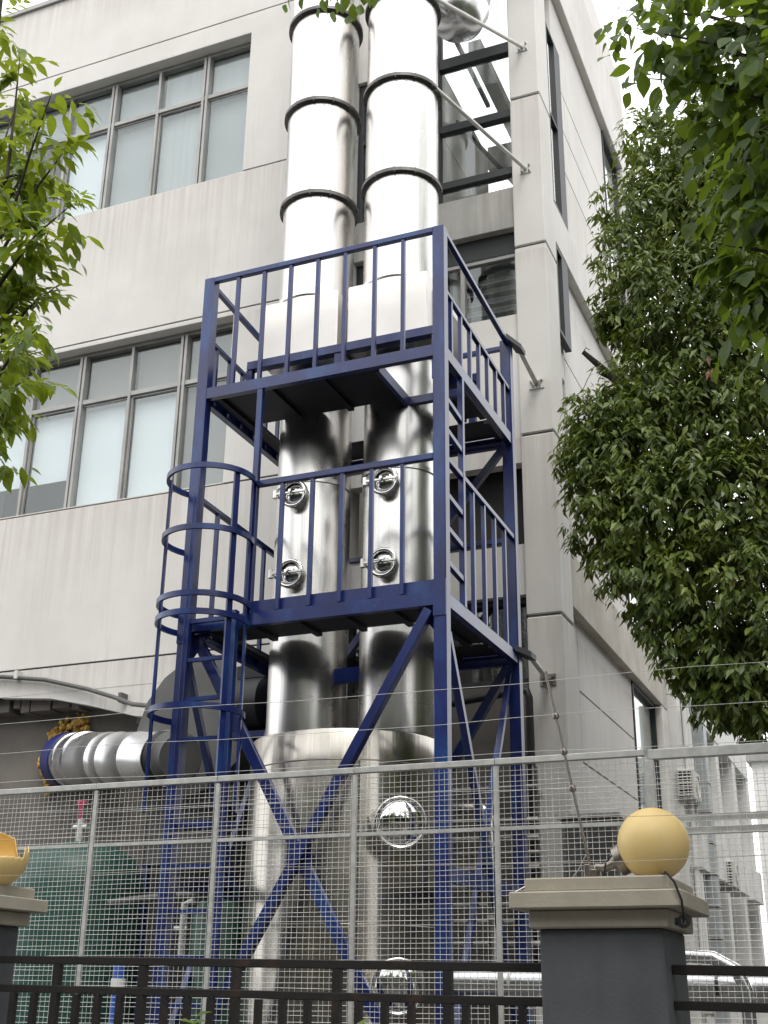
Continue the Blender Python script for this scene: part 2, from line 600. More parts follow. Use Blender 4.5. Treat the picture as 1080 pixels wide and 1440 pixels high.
# ------------------------------------------------------------------ main factory building
YF, XS = 10.64, -2.70
bld = thing('factory_building', 'tall off-white stucco factory building with ribbon windows behind the blue steel tower', 'building', (-9, YF, 0))
GR = [4.955, 6.825, 9.02, 10.97, 13.45]


def skin(x0, x1, z0, z1, holes=(), y0=YF, th=0.02, depth=0.25, mat=M_STUCCO, grooves=GR, parent=bld):
    """front facing wall: a dark joint core and stucco panels standing 20 mm proud of it"""
    zs = sorted({z0, z1, *[h[2] for h in holes], *[h[3] for h in holes]})
    zs = [z for z in zs if z0 <= z <= z1]
    core = MB()
    for a, b in zip(zs[:-1], zs[1:]):
        xs = [x0]
        for h in sorted(holes):
            if h[2] <= a + 1e-6 and h[3] >= b - 1e-6:
                xs += [h[0], h[1]]
        xs.append(x1)
        for i in range(0, len(xs), 2):
            if xs[i + 1] - xs[i] > 1e-3:
                core.box(xs[i], xs[i + 1], y0 + th, y0 + depth, a, b)
    core.build('wall', M_JOINT, parent)
    gz = [g for g in grooves if z0 < g < z1]
    lev = [z0] + gz + [z1]
    g2 = 0.011
    for a, b in zip(lev[:-1], lev[1:]):
        pa = a + (g2 if a in gz else 0)
        pb = b - (g2 if b in gz else 0)
        zz = sorted({pa, pb, *[h[2] for h in holes if pa < h[2] < pb], *[h[3] for h in holes if pa < h[3] < pb]})
        m = MB()
        for c, d in zip(zz[:-1], zz[1:]):
            xs = [x0]
            for h in sorted(holes):
                if h[2] <= c + 1e-6 and h[3] >= d - 1e-6:
                    xs += [h[0], h[1]]
            xs.append(x1)
            for i in range(0, len(xs), 2):
                if xs[i + 1] - xs[i] > 1e-3:
                    m.box(xs[i], xs[i + 1], y0, y0 + th, c, d)
        m.build('wall_panel', mat, parent)
    # stucco reveals of every opening
    for hx0, hx1, hz0, hz1 in holes:
        for q in ((hx1 - 0.013, hx1 - 0.001, y0 + th + 0.001, y0 + depth - 0.002, hz0 + 0.013, hz1 - 0.013),
                  (hx0 + 0.001, hx0 + 0.013, y0 + th + 0.001, y0 + depth - 0.002, hz0 + 0.013, hz1 - 0.013),
                  (hx0 + 0.001, hx1 - 0.001, y0 + 0.001, y0 + 0.148, hz1 - 0.012, hz1 - 0.001),
                  (hx0 + 0.001, hx1 - 0.001, y0 + 0.001, y0 + 0.148, hz0 + 0.001, hz0 + 0.012)):
            MB().box(*q).build('reveal', mat, parent)


XBL = -4.95      # left edge of the window bay behind the columns
XL = -14.2
HU = (-10.75, -6.43, 10.95, 13.14)
HL = (-10.75, -6.42, 6.83, 8.965)
skin(XL, XBL, 4.66, 14.80, [HU, HL])
# fascia hem that hangs lower towards the right, over the ground floor
hem = MB()
pts = [(XL, 4.66), (-9.1, 4.66), (-8.4, 4.60), (-7.9, 4.49), (-7.3, 4.33), (-6.5, 4.22), (XBL, 4.15), (XBL, 4.66)]
hem.prism([(x, YF + 0.003, z) for x, z in pts], (0, 0.10, 0))
hem.build('fascia_hem', M_STUCCO, bld)
cop = MB().box(XL, -3.0, YF - 0.04, YF + 0.3, 14.80, 14.87)
cop.build('parapet_coping', M_FRAME, bld)
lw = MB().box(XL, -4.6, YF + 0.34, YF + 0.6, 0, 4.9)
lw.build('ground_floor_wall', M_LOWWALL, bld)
MB().box(-7.25, -4.65, YF + 0.315, YF + 0.339, 0, 3.35).build('dark_panel', M_INTER, bld)  # near-black sheet laid over part of the ground floor wall
# ragged rusty strip under the fascia
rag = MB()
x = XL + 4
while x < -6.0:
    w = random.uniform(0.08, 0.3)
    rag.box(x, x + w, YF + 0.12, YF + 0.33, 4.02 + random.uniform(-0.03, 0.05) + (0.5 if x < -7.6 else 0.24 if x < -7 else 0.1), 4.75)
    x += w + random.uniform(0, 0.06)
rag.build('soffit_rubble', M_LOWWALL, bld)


def ribbon(hole, trans_z, wide, narrow, blinds):
    x0, x1, z0, z1 = hole
    y = YF + 0.15
    win = MB()
    win.box(x0, x1, y, y + 0.08, z0, z0 + 0.05)
    win.box(x0, x1, y, y + 0.08, z1 - 0.06, z1)
    win.box(x1 - 0.04, x1, y, y + 0.08, z0 + 0.05, z1 - 0.06)
    win.box(x0, x1 - 0.04, y - 0.008, y + 0.07, trans_z - 0.03, trans_z + 0.03)
    w = win.build('window', M_FRAME, bld, 0.004)
    for i, xm in enumerate(wide):
        MB().box(xm - 0.045, xm - 0.010, y - 0.02, y + 0.075, z0 + 0.05, z1 - 0.06).box(xm + 0.010, xm + 0.045, y - 0.02, y + 0.075, z0 + 0.05, z1 - 0.06).box(xm - 0.010, xm + 0.010, y + 0.02, y + 0.06, z0 + 0.05, z1 - 0.06).build('mullion', M_FRAME, w)
    for xm in narrow:
        MB().box(xm - 0.017, xm + 0.017, y - 0.012, y + 0.072, z0 + 0.05, z1 - 0.06).build('mullion', M_FRAME, w)
    edges = sorted([x0] + wide + narrow + [x1])
    for i, (a, b) in enumerate(zip(edges[:-1], edges[1:])):
        for k, (c, d) in enumerate(((z0 + 0.05, trans_z - 0.03), (trans_z + 0.03, z1 - 0.06))):
            dy = 0.028 if (i + k) % 2 else 0.04
            MB().box(a + 0.02, b - 0.02, y + dy, y + dy + 0.006, c, d).build('pane', M_GLASS, w)
            if k == 0:     # sash frame of the sliding casement
                s = MB()
                fwid = 0.022
                aa, bb = a + 0.022, b - 0.022
                s.box(aa, aa + fwid, y + 0.018, y + 0.05, c, d).box(bb - fwid, bb, y + 0.018, y + 0.05, c, d)
                s.box(aa + fwid, bb - fwid, y + 0.018, y + 0.05, d - fwid, d).box(aa + fwid, bb - fwid, y + 0.018, y + 0.05, c, c + fwid)
                s.build('sash', M_FRAME, w)
            mat, drop = blinds(i, k)
            if mat:
                MB().box(a + 0.03, b - 0.03, y + 0.11, y + 0.115, c + drop * (d - c), d).build('blind', mat, w)
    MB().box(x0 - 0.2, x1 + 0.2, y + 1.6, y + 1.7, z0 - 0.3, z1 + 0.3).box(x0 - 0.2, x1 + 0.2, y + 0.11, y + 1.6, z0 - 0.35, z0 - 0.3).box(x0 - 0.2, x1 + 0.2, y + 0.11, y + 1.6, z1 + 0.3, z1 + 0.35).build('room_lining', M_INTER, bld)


ribbon(HU, 12.42, [-10.02, -8.585, -7.15], [-9.30, -7.87], lambda i, k: (None, 0) if (k == 0 and i in (0, 1)) else (M_BLIND, 0) if (k == 0 and i == 2) else (M_BLINDL, 0) if (k == 1 and i > 3) or (k == 0 and i == 4) else (M_BLINDM, 0.04 * (i % 2)))
ribbon(HL, 8.27, [-10.02, -8.585, -7.15], [-9.30, -7.87],
       lambda i, k: (M_BLINDG, 0) if k else ((M_BLIND, 0.33) if i < 3 else (M_BLINDG, 0.0) if i == 5 else (M_BLIND, 0)))

# --- bay behind the columns (a step back from the facade)
YB = YF + 0.06
bay = MB()
bay.box(XBL, -3.04, YB + 0.14, YB + 0.35, 9.335, 9.845)
bay.build('wall', M_JOINT, bld)
MB().box(XBL, -3.04, YB, YB + 0.14, 9.33, 9.85).build('spandrel', M_CONC, bld, 0.006)
MB().box(XBL, -3.04, YB, YB + 0.14, 6.56, 8.25).build('spandrel', M_STUCCO, bld)
MB().box(XBL, -3.04, YB + 0.02, YB + 0.16, 5.2, 5.71).build('spandrel', M_STUCCO, bld)
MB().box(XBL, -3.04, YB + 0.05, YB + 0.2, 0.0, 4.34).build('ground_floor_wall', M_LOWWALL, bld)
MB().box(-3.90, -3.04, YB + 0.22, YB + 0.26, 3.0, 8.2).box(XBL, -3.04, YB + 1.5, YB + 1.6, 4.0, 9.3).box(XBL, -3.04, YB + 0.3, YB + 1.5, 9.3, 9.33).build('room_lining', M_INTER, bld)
# wall between the narrow window strip and the glazed light well
MB().box(-4.30, -3.95, YB, YB + 0.3, 9.86, 14.8).box(XBL, -4.30, YB, YB + 0.3, 11.86, 14.8).build('wall', M_STUCCO, bld)
MB().box(XBL - 0.0, XBL + 0.012, YF + 0.02, YB + 0.3, 4.34, 14.8).build('reveal', M_STUCCO, bld)


def framed(x0, x1, z0, z1, y, mat, bars_z=(), bars_x=(), t=0.05, blind=None):
    w = MB()
    w.box(x0, x0 + t, y, y + 0.07, z0, z1).box(x1 - t, x1, y, y + 0.07, z0, z1)
    w.box(x0 + t, x1 - t, y, y + 0.07, z0, z0 + t).box(x0 + t, x1 - t, y, y + 0.07, z1 - t, z1)
    for b in bars_z:
        w.box(x0 + t, x1 - t, y - 0.004, y + 0.066, b - t / 2, b + t / 2)
    for b in bars_x:
        w.box(b - t / 2, b + t / 2, y + 0.004, y + 0.074, z0 + t, z1 - t)
    wo = w.build('window', mat, bld)
    zl = [z0 + t] + sorted(bars_z) + [z1 - t]
    xl = [x0 + t] + sorted(bars_x) + [x1 - t]
    for za, zb in zip(zl[:-1], zl[1:]):
        for xa, xb in zip(xl[:-1], xl[1:]):
            MB().box(xa, xb, y + 0.03, y + 0.036, za, zb).build('pane', M_GLASS, wo)
    if blind:
        MB().box(x0 + t, x1 - t, y + 0.2, y + 0.205, z0 + t, z1 - t).build('blind', blind, wo)
    return wo


framed(XBL + 0.012, -4.30, 9.86, 11.85, YB + 0.05, M_FRAMED, (11.0,), (), 0.07, M_BLIND)
framed(XBL + 0.012, -3.04, 8.26, 9.07, YB + 0.10, M_FRAME, (), (-4.3, -3.68), 0.045)
MB().box(XBL + 0.012, -3.04, YB + 0.09, YB + 0.17, 9.07, 9.33).build('window_head', M_FRAMED, bld)
# louvres behind the sliding window
lv = MB()
for i in range(6):
    z = 8.32 + i * 0.125
    lv.bar((-3.72, YB + 0.26, z), (-3.08, YB + 0.26, z), 0.09, 0.006)
lv.build('louvre', M_FRAMED, bld)
MB().box(-3.90, -3.06, YB + 0.315, YB + 0.33, 8.25, 9.25).build('louvre_back', M_BLINDM, bld)
MB().box(-3.86, -3.72, YB + 0.29, YB + 0.30, 8.3, 9.0).build('paper_notice', M_WHITE, bld)
framed(XBL + 0.012, -3.04, 4.36, 5.19, YB + 0.10, M_FRAMED, (), (-4.0,), 0.05)
# open pipe gallery: dark opening with shelf rails and conduits
gal = MB()
for i in range(7):
    z = 5.74 + i * 0.125
    gal.tube([(XBL, YB + 0.5, z), (-3.04, YB + 0.5, z + 0.01)], 0.008, 6)
for x in (-3.35, -3.28, -4.55):
    gal.tube([(x, YB + 0.45, 5.71), (x, YB + 0.45, 6.56)], 0.012, 6)
gal.build('gallery_rail', M_GALV, bld)

# --- glazed light well above the spandrel, open to the sky behind
lwell = MB()
lwell.box(-4.05, -3.95, YB + 0.3, 12.7, 9.86, 10.955).box(-4.05, -3.95, YB + 0.3, 12.7, 10.985, 11.95)
lwell.build('light_well_wall', M_STUCCO, bld)
MB().box(-4.2, -4.06, YB + 0.31, 12.69, 9.9, 11.9).build('wall', M_JOINT, bld)
MB().box(-3.95, -2.85, YB + 0.16, 12.7, 9.60, 9.80).build('light_well_floor', M_CONC, bld)
MB().box(-3.70, -3.54, YB + 0.5, 13.2, 12.35, 12.5).build('roof_beam', M_STUCCO, bld)
MB().box(-3.95, -2.9, 12.7, 12.9, 11.75, 12.1).build('roof_beam', M_CONC, bld)
MB().box(-3.95, -3.90, YB + 0.20, 12.7, 12.75, 12.80).build('roof_bar', M_FRAMED, bld)
MB().bar((-3.72, YB + 0.1, 11.0), (-3.35, 12.6, 11.0), 0.03, 0.05).build('roof_bar', M_FRAMED, bld)
gw = MB()
for z, h in ((10.09, 0.085), (10.87, 0.095), (11.81, 0.14), (12.9, 0.1)):
    gw.box(-3.93, -3.04, YB + 0.02, YB + 0.12, z - h / 2, z + h / 2)
gw.box(-3.95, -3.90, YB + 0.013, YB + 0.113, 9.86, 14.0)
gwo = gw.build('window', M_FRAMED, bld)
zz = [9.86, 10.09, 10.87, 11.81, 12.9]
for a, b in zip(zz[:-1], zz[1:]):
    MB().box(-3.90, -3.04, YB + 0.06, YB + 0.068, a + 0.05, b - 0.05).build('pane', M_GLASS, gwo)

# --- corner pillar
PX0, PX1, PY1 = -3.04, XS, 11.09
pil_z = [0, 3.05] + GR + [15.4]
pil_z = [0] + GR + [15.4]
for a, b in zip(pil_z[:-1], pil_z[1:]):
    MB().box(PX0, PX1, YF, PY1, a + (0.011 if a else 0), b - 0.011).build('pillar_block', M_STUCCO, bld, 0.012)
MB().box(PX0 + 0.015, PX1 - 0.015, YF + 0.015, PY1 - 0.01, 0.0, 15.35).build('pillar_core', M_JOINT, bld)

# --- side wall: flush bands and recessed fields with deep window slots
XR = XS - 0.22
Y_END = 15.95
FY0, FY1 = PY1, 15.55


def sidebox(y0, y1, z0, z1, name='wall_panel', x0=XR - 0.2, x1=XS, mat=M_STUCCO):
    return MB().box(x0, x1, y0, y1, z0, z1).build(name, mat, bld, 0.008)


sidebox(FY0, Y_END, 13.45, 15.4)                   # top band
sidebox(FY0, Y_END, 9.30, 9.83)                    # band B
sidebox(FY0, Y_END, 5.15, 5.72, mat=M_STUCCO_B)      # band C
for a, b in ((0, 5.14), (5.73, 9.29), (9.84, 13.44)):
    sidebox(FY1, Y_END, a, b, 'pillar_block')
# fields (recessed), with grooves
XF = XS - 0.10


def field(y0, y1, z0, z1, grooves):
    grooves = tuple(sorted(grooves))
    lev = [z0] + list(grooves) + [z1]
    for a, b in zip(lev[:-1], lev[1:]):
        MB().box(XF - 0.03, XF, y0, y1, a + (0.011 if a in grooves else 0), b - (0.011 if b in grooves else 0)).build('wall_panel', M_STUCCO, bld)
    MB().box(XF - 0.2, XF - 0.031, y0 + 0.01, y1 - 0.01, z0, z1).build('wall', M_JOINT, bld)
    MB().box(XF - 0.232, XF - 0.201, y0 + 0.01, y1 - 0.01, z0, z1).build('wall', M_STUCCO, bld)
    MB().box(XF - 0.2, XF - 0.001, y0 - 0.012, y0, z0, z1).build('reveal', M_STUCCO, bld)
    MB().box(XF - 0.2, XF - 0.001, y1, y1 + 0.012, z0, z1).build('reveal', M_STUCCO, bld)


field(11.75, 14.55, 9.83, 13.45, (10.97, 12.2, 11.6))
field(11.62, 14.30, 5.72, 9.30, (6.82, 8.15))
field(11.60, 14.15, 0.0, 5.15, (4.44, 3.745, 2.5))
field(PY1 + 0.001, 11.59, 0.0, 5.15, ())


def side_window(y0, y1, z0, z1, tz=None):
    x = XS - 0.075 if y1 < 12 else XF - 0.055
    w = MB()
    t = 0.04
    tf = 0.26 if y1 < 12 else 0.05
    w.box(x, x + 0.07, y0, y0 + t, z0, z1).box(x, x + 0.07, y1 - tf, y1 - 0.001, z0, z1)
    w.box(x, x + 0.07, y0 + t, y1 - tf, z0, z0 + t).box(x, x + 0.07, y0 + t, y1 - tf, z1 - t, z1)
    if tz:
        w.box(x - 0.003, x + 0.067, y0 + t, y1 - tf, tz - t / 2, tz + t / 2)
    o = w.build('window', M_FRAMED, bld)
    MB().box(x + 0.03, x + 0.036, y0 + t, y1 - tf, z0 + t, z1 - t).build('pane', M_GLASS, o)
    MB().box(x - 0.09, x - 0.08, y0, y1, z0, z1).build('blind', M_BLIND, o)


side_window(PY1 + 0.01, 11.73, 9.84, 12.4, 11.1)
sidebox(PY1, 11.738, 12.41, 13.44, x1=XF - 0.06)
side_window(PY1 + 0.01, 11.60, 8.2, 9.29)
sidebox(PY1, 11.61, 7.85, 8.19, x1=XF - 0.001)
sidebox(PY1, 11.608, 5.73, 7.84, x1=XF - 0.12)
side_window(14.57, 15.54, 9.84, 13.44)
side_window(14.32, 15.54, 5.73, 9.29, 6.5)
side_window(14.17, 15.54, 3.6, 5.14)
sidebox(14.17, 15.54, 0.0, 3.59, x1=XF - 0.05)
# recessed back of the building so that nothing is hollow from the side
MB().box(-14.1, -5.2, 15.6, Y_END - 0.02, 0, 14.7).box(-5.2, XR - 0.25, 15.6, Y_END - 0.02, 0, 9.7).build('rear_wall', M_STUCCO, bld)
MB().box(XL, -5.2, YF + 0.27, 15.58, 14.5, 14.6).build('roof_slab', M_CONC, bld)
MB().box(XL - 0.2, XL - 0.002, YF, 15.6, 0, 14.8).build('end_wall', M_STUCCO, bld)
# ------------------------------------------------------------------ blue access tower
TX0, TX1 = -5.15, -2.885          # outer faces in x
TY0, TY1 = 8.0, 9.92
twr = thing('access_tower', 'blue painted steel access tower with two railed platforms around the steel columns', 'tower', (-4.0, 9.0, 0))
PW = 0.10


def post(x, y, ztop):
    m = MB()
    # box section with a lapped flange strip so it reads as two welded channels
    m.box(x, x + PW, y, y + PW, 0.012, ztop)
    m.box(x - 0.05, x + PW + 0.05, y - 0.05, y + PW + 0.05, 0.0, 0.012)
    return m.build('post', M_BLUE, twr, 0.007)


post(TX0, TY0, 7.565)
post(TX1 - PW, TY0, 7.565)
post(TX0, TY1 - PW, 7.45)
post(TX1 - PW, TY1 - PW, 7.45)
iX0, iX1 = TX0 + PW, TX1 - PW
iY0, iY1 = TY0 + PW, TY1 - PW


def channel(p, q, h=0.1, w=0.05, face=(0, -1, 0), name='deck_beam'):
    """C-channel: web plus two flanges"""
    m = MB()
    p, q = Vector(p), Vector(q)
    n = Vector(face)
    up_ = Vector((0, 0, 1))
    c = (p, q)
    m.bar(p, q, 0.006, h) if abs(n.y) + abs(n.x) else None
    inner = -n * (w / 2 + 0.003)
    for s in (-1, 1):
        m.bar(p + inner + up_ * s * (h / 2 - 0.004), q + inner + up_ * s * (h / 2 - 0.004), w, 0.008)
    return m.build(name, M_BLUE, twr)


for zb in (4.29, 6.356):
    zc = zb + 0.05
    channel((iX0, TY0 + 0.012, zc), (iX1, TY0 + 0.012, zc))
    channel((iX0, TY1 - 0.012, zc), (iX1, TY1 - 0.012, zc), face=(0, 1, 0))
    channel((TX0 + 0.012, iY0, zc), (TX0 + 0.012, iY1, zc), face=(-1, 0, 0))
    channel((TX1 - 0.012, iY0, zc), (TX1 - 0.012, iY1, zc), face=(1, 0, 0))


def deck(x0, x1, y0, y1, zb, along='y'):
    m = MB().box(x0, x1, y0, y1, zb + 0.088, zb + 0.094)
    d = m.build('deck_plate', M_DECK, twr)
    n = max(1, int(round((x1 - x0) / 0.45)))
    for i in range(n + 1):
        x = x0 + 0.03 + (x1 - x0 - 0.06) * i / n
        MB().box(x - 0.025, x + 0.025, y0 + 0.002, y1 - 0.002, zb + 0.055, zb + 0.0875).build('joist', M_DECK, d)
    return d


# upper deck (hatch at the right front), lower deck
zb = 6.356
deck(iX0, -3.51, iY0, 8.78, zb)
deck(iX0, -4.94, 8.785, 9.36, zb)
deck(-3.22, iX1, 8.80, 9.36, zb)
deck(iX0, iX1, 9.45, iY1, zb)
channel((-3.51, 8.765, zb + 0.05), (iX1, 8.765, zb + 0.05), h=0.07)
MB().bar((-3.505, iY0, zb + 0.045), (-3.505, 8.76, zb + 0.045), 0.04, 0.09).build('hatch_trimmer', M_BLUE, twr)
zb = 4.29
deck(iX0, iX1, iY0, 8.66, zb)
deck(iX0, -4.94, 8.67, 9.40, zb)
deck(-3.22, iX1, 8.67, 9.40, zb)
deck(iX0, iX1, 9.45, iY1, zb)
MB().box(-4.60, iX1, TY0 + 0.055, TY0 + 0.061, 4.393, 4.50).build('toe_board', M_BLUE, twr)
MB().box(iX0, -4.60, TY0 + 0.055, TY0 + 0.061, 4.393, 4.41).build('toe_board', M_BLUE, twr)


def baluster(x, y, z0, z1, w=0.032):
    return MB().box(x - w / 2, x + w / 2, y - w / 2, y + w / 2, z0, z1).build('baluster', M_BLUE, twr)


def rail(p, q, w=0.045, h=0.045, name='handrail'):
    return MB().bar(p, q, w, h).build(name, M_BLUE, twr, 0.004)


YB_ = TY0 + 0.03
# front, upper platform
rail((iX0, TY0 + 0.03, 7.54), (iX1, TY0 + 0.03, 7.54), 0.05, 0.05)
b0 = baluster(-4.814, YB_, 6.40, 7.515)
for i, x in enumerate((-4.555, -4.297, -4.036, -3.777, -3.507, -3.251)):
    inst(b0, (x + 4.814, 0, 0), twr)
# front, lower platform
rail((-4.55, TY0 + 0.03, 5.485), (iX1, TY0 + 0.03, 5.485), 0.05, 0.05)
b1 = baluster(-4.283, YB_, 4.40, 5.46)
for x in (-4.015, -3.756, -3.503, -3.243):
    inst(b1, (x + 4.283, 0, 0), twr)
MB().box(-4.56, -4.51, TY0 + 0.01, TY0 + 0.06, 4.39, 6.355).build('gate_post', M_BLUE, twr, 0.004)
# sides
for xs in (TX0 + 0.03, TX1 - 0.03):
    rail((xs, iY0, 7.54), (xs, iY1, 7.42), 0.045, 0.045)
    rail((xs, iY0, 6.985), (xs, iY1, 6.92), 0.04, 0.04, 'mid_rail')
    rail((xs, iY0, 5.485), (xs, iY1, 5.44), 0.045, 0.045)
    s = baluster(xs, 8.237, 6.40, 6.97)
    for k in range(1, 7):
        inst(s, (0, 0.2387 * k, -0.006 * k), twr)
    s = baluster(xs, 8.723, 4.36, 5.46)
    for k in range(1, 5):
        inst(s, (0, 0.283 * k, -0.005 * k), twr)
    if xs < -4:
        inst(s, (0, -0.283, 0), twr)
# rear rails
rail((iX0, TY1 - 0.03, 7.40), (iX1, TY1 - 0.03, 7.40))
rail((iX0, TY1 - 0.03, 5.44), (iX1, TY1 - 0.03, 5.44))
# short ladder on the right face between the platforms
lad = MB().box(TX1 - 0.05, TX1 - 0.005, 8.44, 8.485, 4.39, 6.355).build('platform_ladder', M_BLUE, twr)
r0 = MB().bar((TX1 - 0.03, iY0 + 0.001, 4.64), (TX1 - 0.03, 8.439, 4.61), 0.04, 0.04).build('rung', M_BLUE, lad)
for k in range(1, 6):
    if k != 3:
        inst(r0, (0, 0, 0.272 * k), lad)
# diagonal braces
def brace(p, q, w=0.055, name='brace'):
    m = MB()
    p, q = Vector(p), Vector(q)
    return MB().bar(p, q, w, w).build(name, M_BLUE, twr, 0.004)


brace((-3.03, 8.04, 4.26), (-5.05, 8.04, 0.80), 0.075)
MB().bar((-5.03, 8.105, 4.26), (-3.03, 8.105, 0.80), 0.05, 0.085).build('brace', M_BLUE, twr, 0.004)
for xs, m2 in ((TX1 - 0.035, 1), (TX0 + 0.035, 1)):
    brace((xs, 8.11, 4.10), (xs, 9.86, 1.0))
    MB().bar((xs - 0.058, 9.86, 4.24), (xs - 0.058, 8.15, 1.0), 0.05, 0.05).build('brace', M_BLUE, twr, 0.004)
MB().bar((-3.0, 9.87, 4.27), (-5.05, 9.87, 1.1), 0.07, 0.07).build('brace', M_BLUE, twr)
MB().bar((-3.0, 9.87, 6.33), (-4.62, 9.87, 4.42), 0.06, 0.06).build('brace', M_BLUE, twr)
channel((iX0, TY0 + 0.012, 0.78), (iX1, TY0 + 0.012, 0.78))
rail((iX0, TY0 + 0.15, 2.80), (-4.62, TY0 + 0.15, 2.80), 0.05, 0.05, 'ladder_tie')
for z in (0.78, 2.4):
    channel((TX1 - 0.012, iY0, z), (TX1 - 0.012, iY1, z), face=(1, 0, 0), name='side_beam')
    channel((TX0 + 0.012, iY0, z), (TX0 + 0.012, iY1, z), face=(-1, 0, 0), name='side_beam')
for x0_, x1_, z_ in ((iX0, iX0 + 0.16, 4.29), (iX1 - 0.16, iX1, 4.29)):
    zt = z_ - 0.002
    lft = x0_ < -4
    MB().prism([(x0_ if lft else x1_, TY0 + 0.085, zt), (x1_ if lft else x0_, TY0 + 0.085, zt), (x0_ if lft else x1_, TY0 + 0.085, zt - 0.2)], (0, 0.008, 0)).build('gusset', M_BLUE, twr)
MB().box(-4.14, -3.94, 8.077, 8.081, 2.42, 2.64).build('cross_plate', M_BLUE, twr)
for x in (TX0 + 0.05, TX1 - 0.05):
    MB().box(x - 0.05, x + 0.05, TY0 - 0.008, TY0 - 0.0005, 4.20, 4.48).build('splice_plate', M_BLUE, twr)
# angle bracket plates for the wall ties
for z in (7.40, 4.37):
    MB().prism([(TX1 + 0.003, 9.70, z), (TX1 + 0.003, 10.02, z), (TX1 + 0.075, 10.10, z), (TX1 + 0.075, 9.95, z)], (0, 0, 0.05)).build('tie_bracket', M_BLACK, twr)
# support frame under the damper boxes
MB().box(-4.97, -3.10, 8.52, 8.60, 6.87, 6.955).build('box_support', M_BLUEB if False else M_BLUE, twr, 0.004)
MB().box(-4.97, -3.10, 9.47, 9.55, 6.87, 6.955).build('box_support', M_BLUE, twr, 0.004)
for x in (-4.95, -4.07, -3.16):
    for y in (8.56, 9.51):
        MB().box(x - 0.03, x + 0.03, y - 0.03, y + 0.03, 6.451, 6.869).build('support_leg', M_BLUE, twr)
# caged ladder in front of the left post
cl_ = MB()
LX0, LX1, LY = -5.02, -4.60, 8.04 - 0.10
for x in (LX0, LX1):
    cl_.box(x - 0.022, x + 0.022, LY - 0.03, LY + 0.03, 0.0, 5.50 if x < -4.8 else 4.4)
ladder = cl_.build('ladder', M_BLUE, twr, 0.004)
r0 = MB().box(LX0 + 0.023, LX1 - 0.023, LY - 0.015, LY + 0.015, 0.3, 0.33).build('rung', M_BLUE, ladder)
for k in range(1, 14):
    inst(r0, (0, 0, 0.31 * k), ladder)
HC, HR = (-4.845, 7.87), 0.345
cage = MB()
ang = lambda a: (HC[0] + HR * math.cos(R(a)), HC[1] + HR * math.sin(R(a)))
strap_a = [(202, 2.86, 5.50), (336, 2.86, 5.50), (20, 2.86, 5.50), (172, 2.86, 5.50)]
for a, z0, z1 in strap_a[:3]:
    x, y = ang(a)
    tx, ty = -math.sin(R(a)), math.cos(R(a))
    cage.bar((x, y, z0), (x, y, z1), 0.05, 0.006, ref=(-ty, tx, 0)) if False else cage.prism(
        [(x + tx * 0.025, y + ty * 0.025, z0), (x - tx * 0.025, y - ty * 0.025, z0), (x - tx * 0.025 - ty * 0.020, y - ty * 0.025 + tx * 0.020, z0), (x + tx * 0.025 - ty * 0.020, y + ty * 0.025 + tx * 0.020, z0)], (0, 0, z1 - z0))
cage_o = cage.build('ladder_cage', M_BLUE, twr)
hoops = []
for z in (5.49, 4.975, 4.44, 4.295, 3.584):
    m = MB()
    a0, a1 = 149, 392
    n = 40
    vs, fs = [], []
    for i in range(n + 1):
        a = R(a0 + (a1 - a0) * i / n)
        for rr, dz in ((HR, -0.022), (HR + 0.022, -0.022), (HR + 0.022, 0.022), (HR, 0.022)):
            vs.append((HC[0] + rr * math.cos(a), HC[1] + rr * math.sin(a), z + dz))
    for i in range(n):
        for k in range(4):
            fs.append((i * 4 + k, i * 4 + (k + 1) % 4, i * 4 + 4 + (k + 1) % 4, i * 4 + 4 + k))
    fs += [(0, 1, 2, 3), (n * 4, n * 4 + 3, n * 4 + 2, n * 4 + 1)]
    m.add(vs, fs, True)
    m.build('hoop', M_BLUE, cage_o)

# ------------------------------------------------------------------ stainless scrubber: tank, twin columns, stacks
scr = thing('scrubber', 'shiny stainless steel scrubber tank with two tall round columns inside the blue tower', 'scrubber', (-4.1, 9.02, 0))
TC = (-4.085, 9.02, 0)
tank = MB().lathe(TC, (0, 0, 1), [(0.05, 0.02), (0.05, 0.80), (3.26, 0.80), (3.27, 0.798), (3.485, 0.797), (3.495, 0.79), (3.50, 0.6), (3.50, 0.02)], 96).build('tank', M_STEELT, scr)
for z in (3.26, 2.1, 1.05):
    MB().lathe(TC, (0, 0, 1), [(z - 0.006, 0.799), (z, 0.804), (z + 0.006, 0.799)], 96).build('weld_seam', M_BRASS, tank)
MB().box(-3.70, -3.688, 8.312, 8.34, 0.1, 3.25).build('weld_seam', M_BRASS, tank)
LOWC = [(-4.51, 9.05), (-3.675, 9.05)]
UPC = [(-4.56, 9.05), (-3.685, 9.05)]
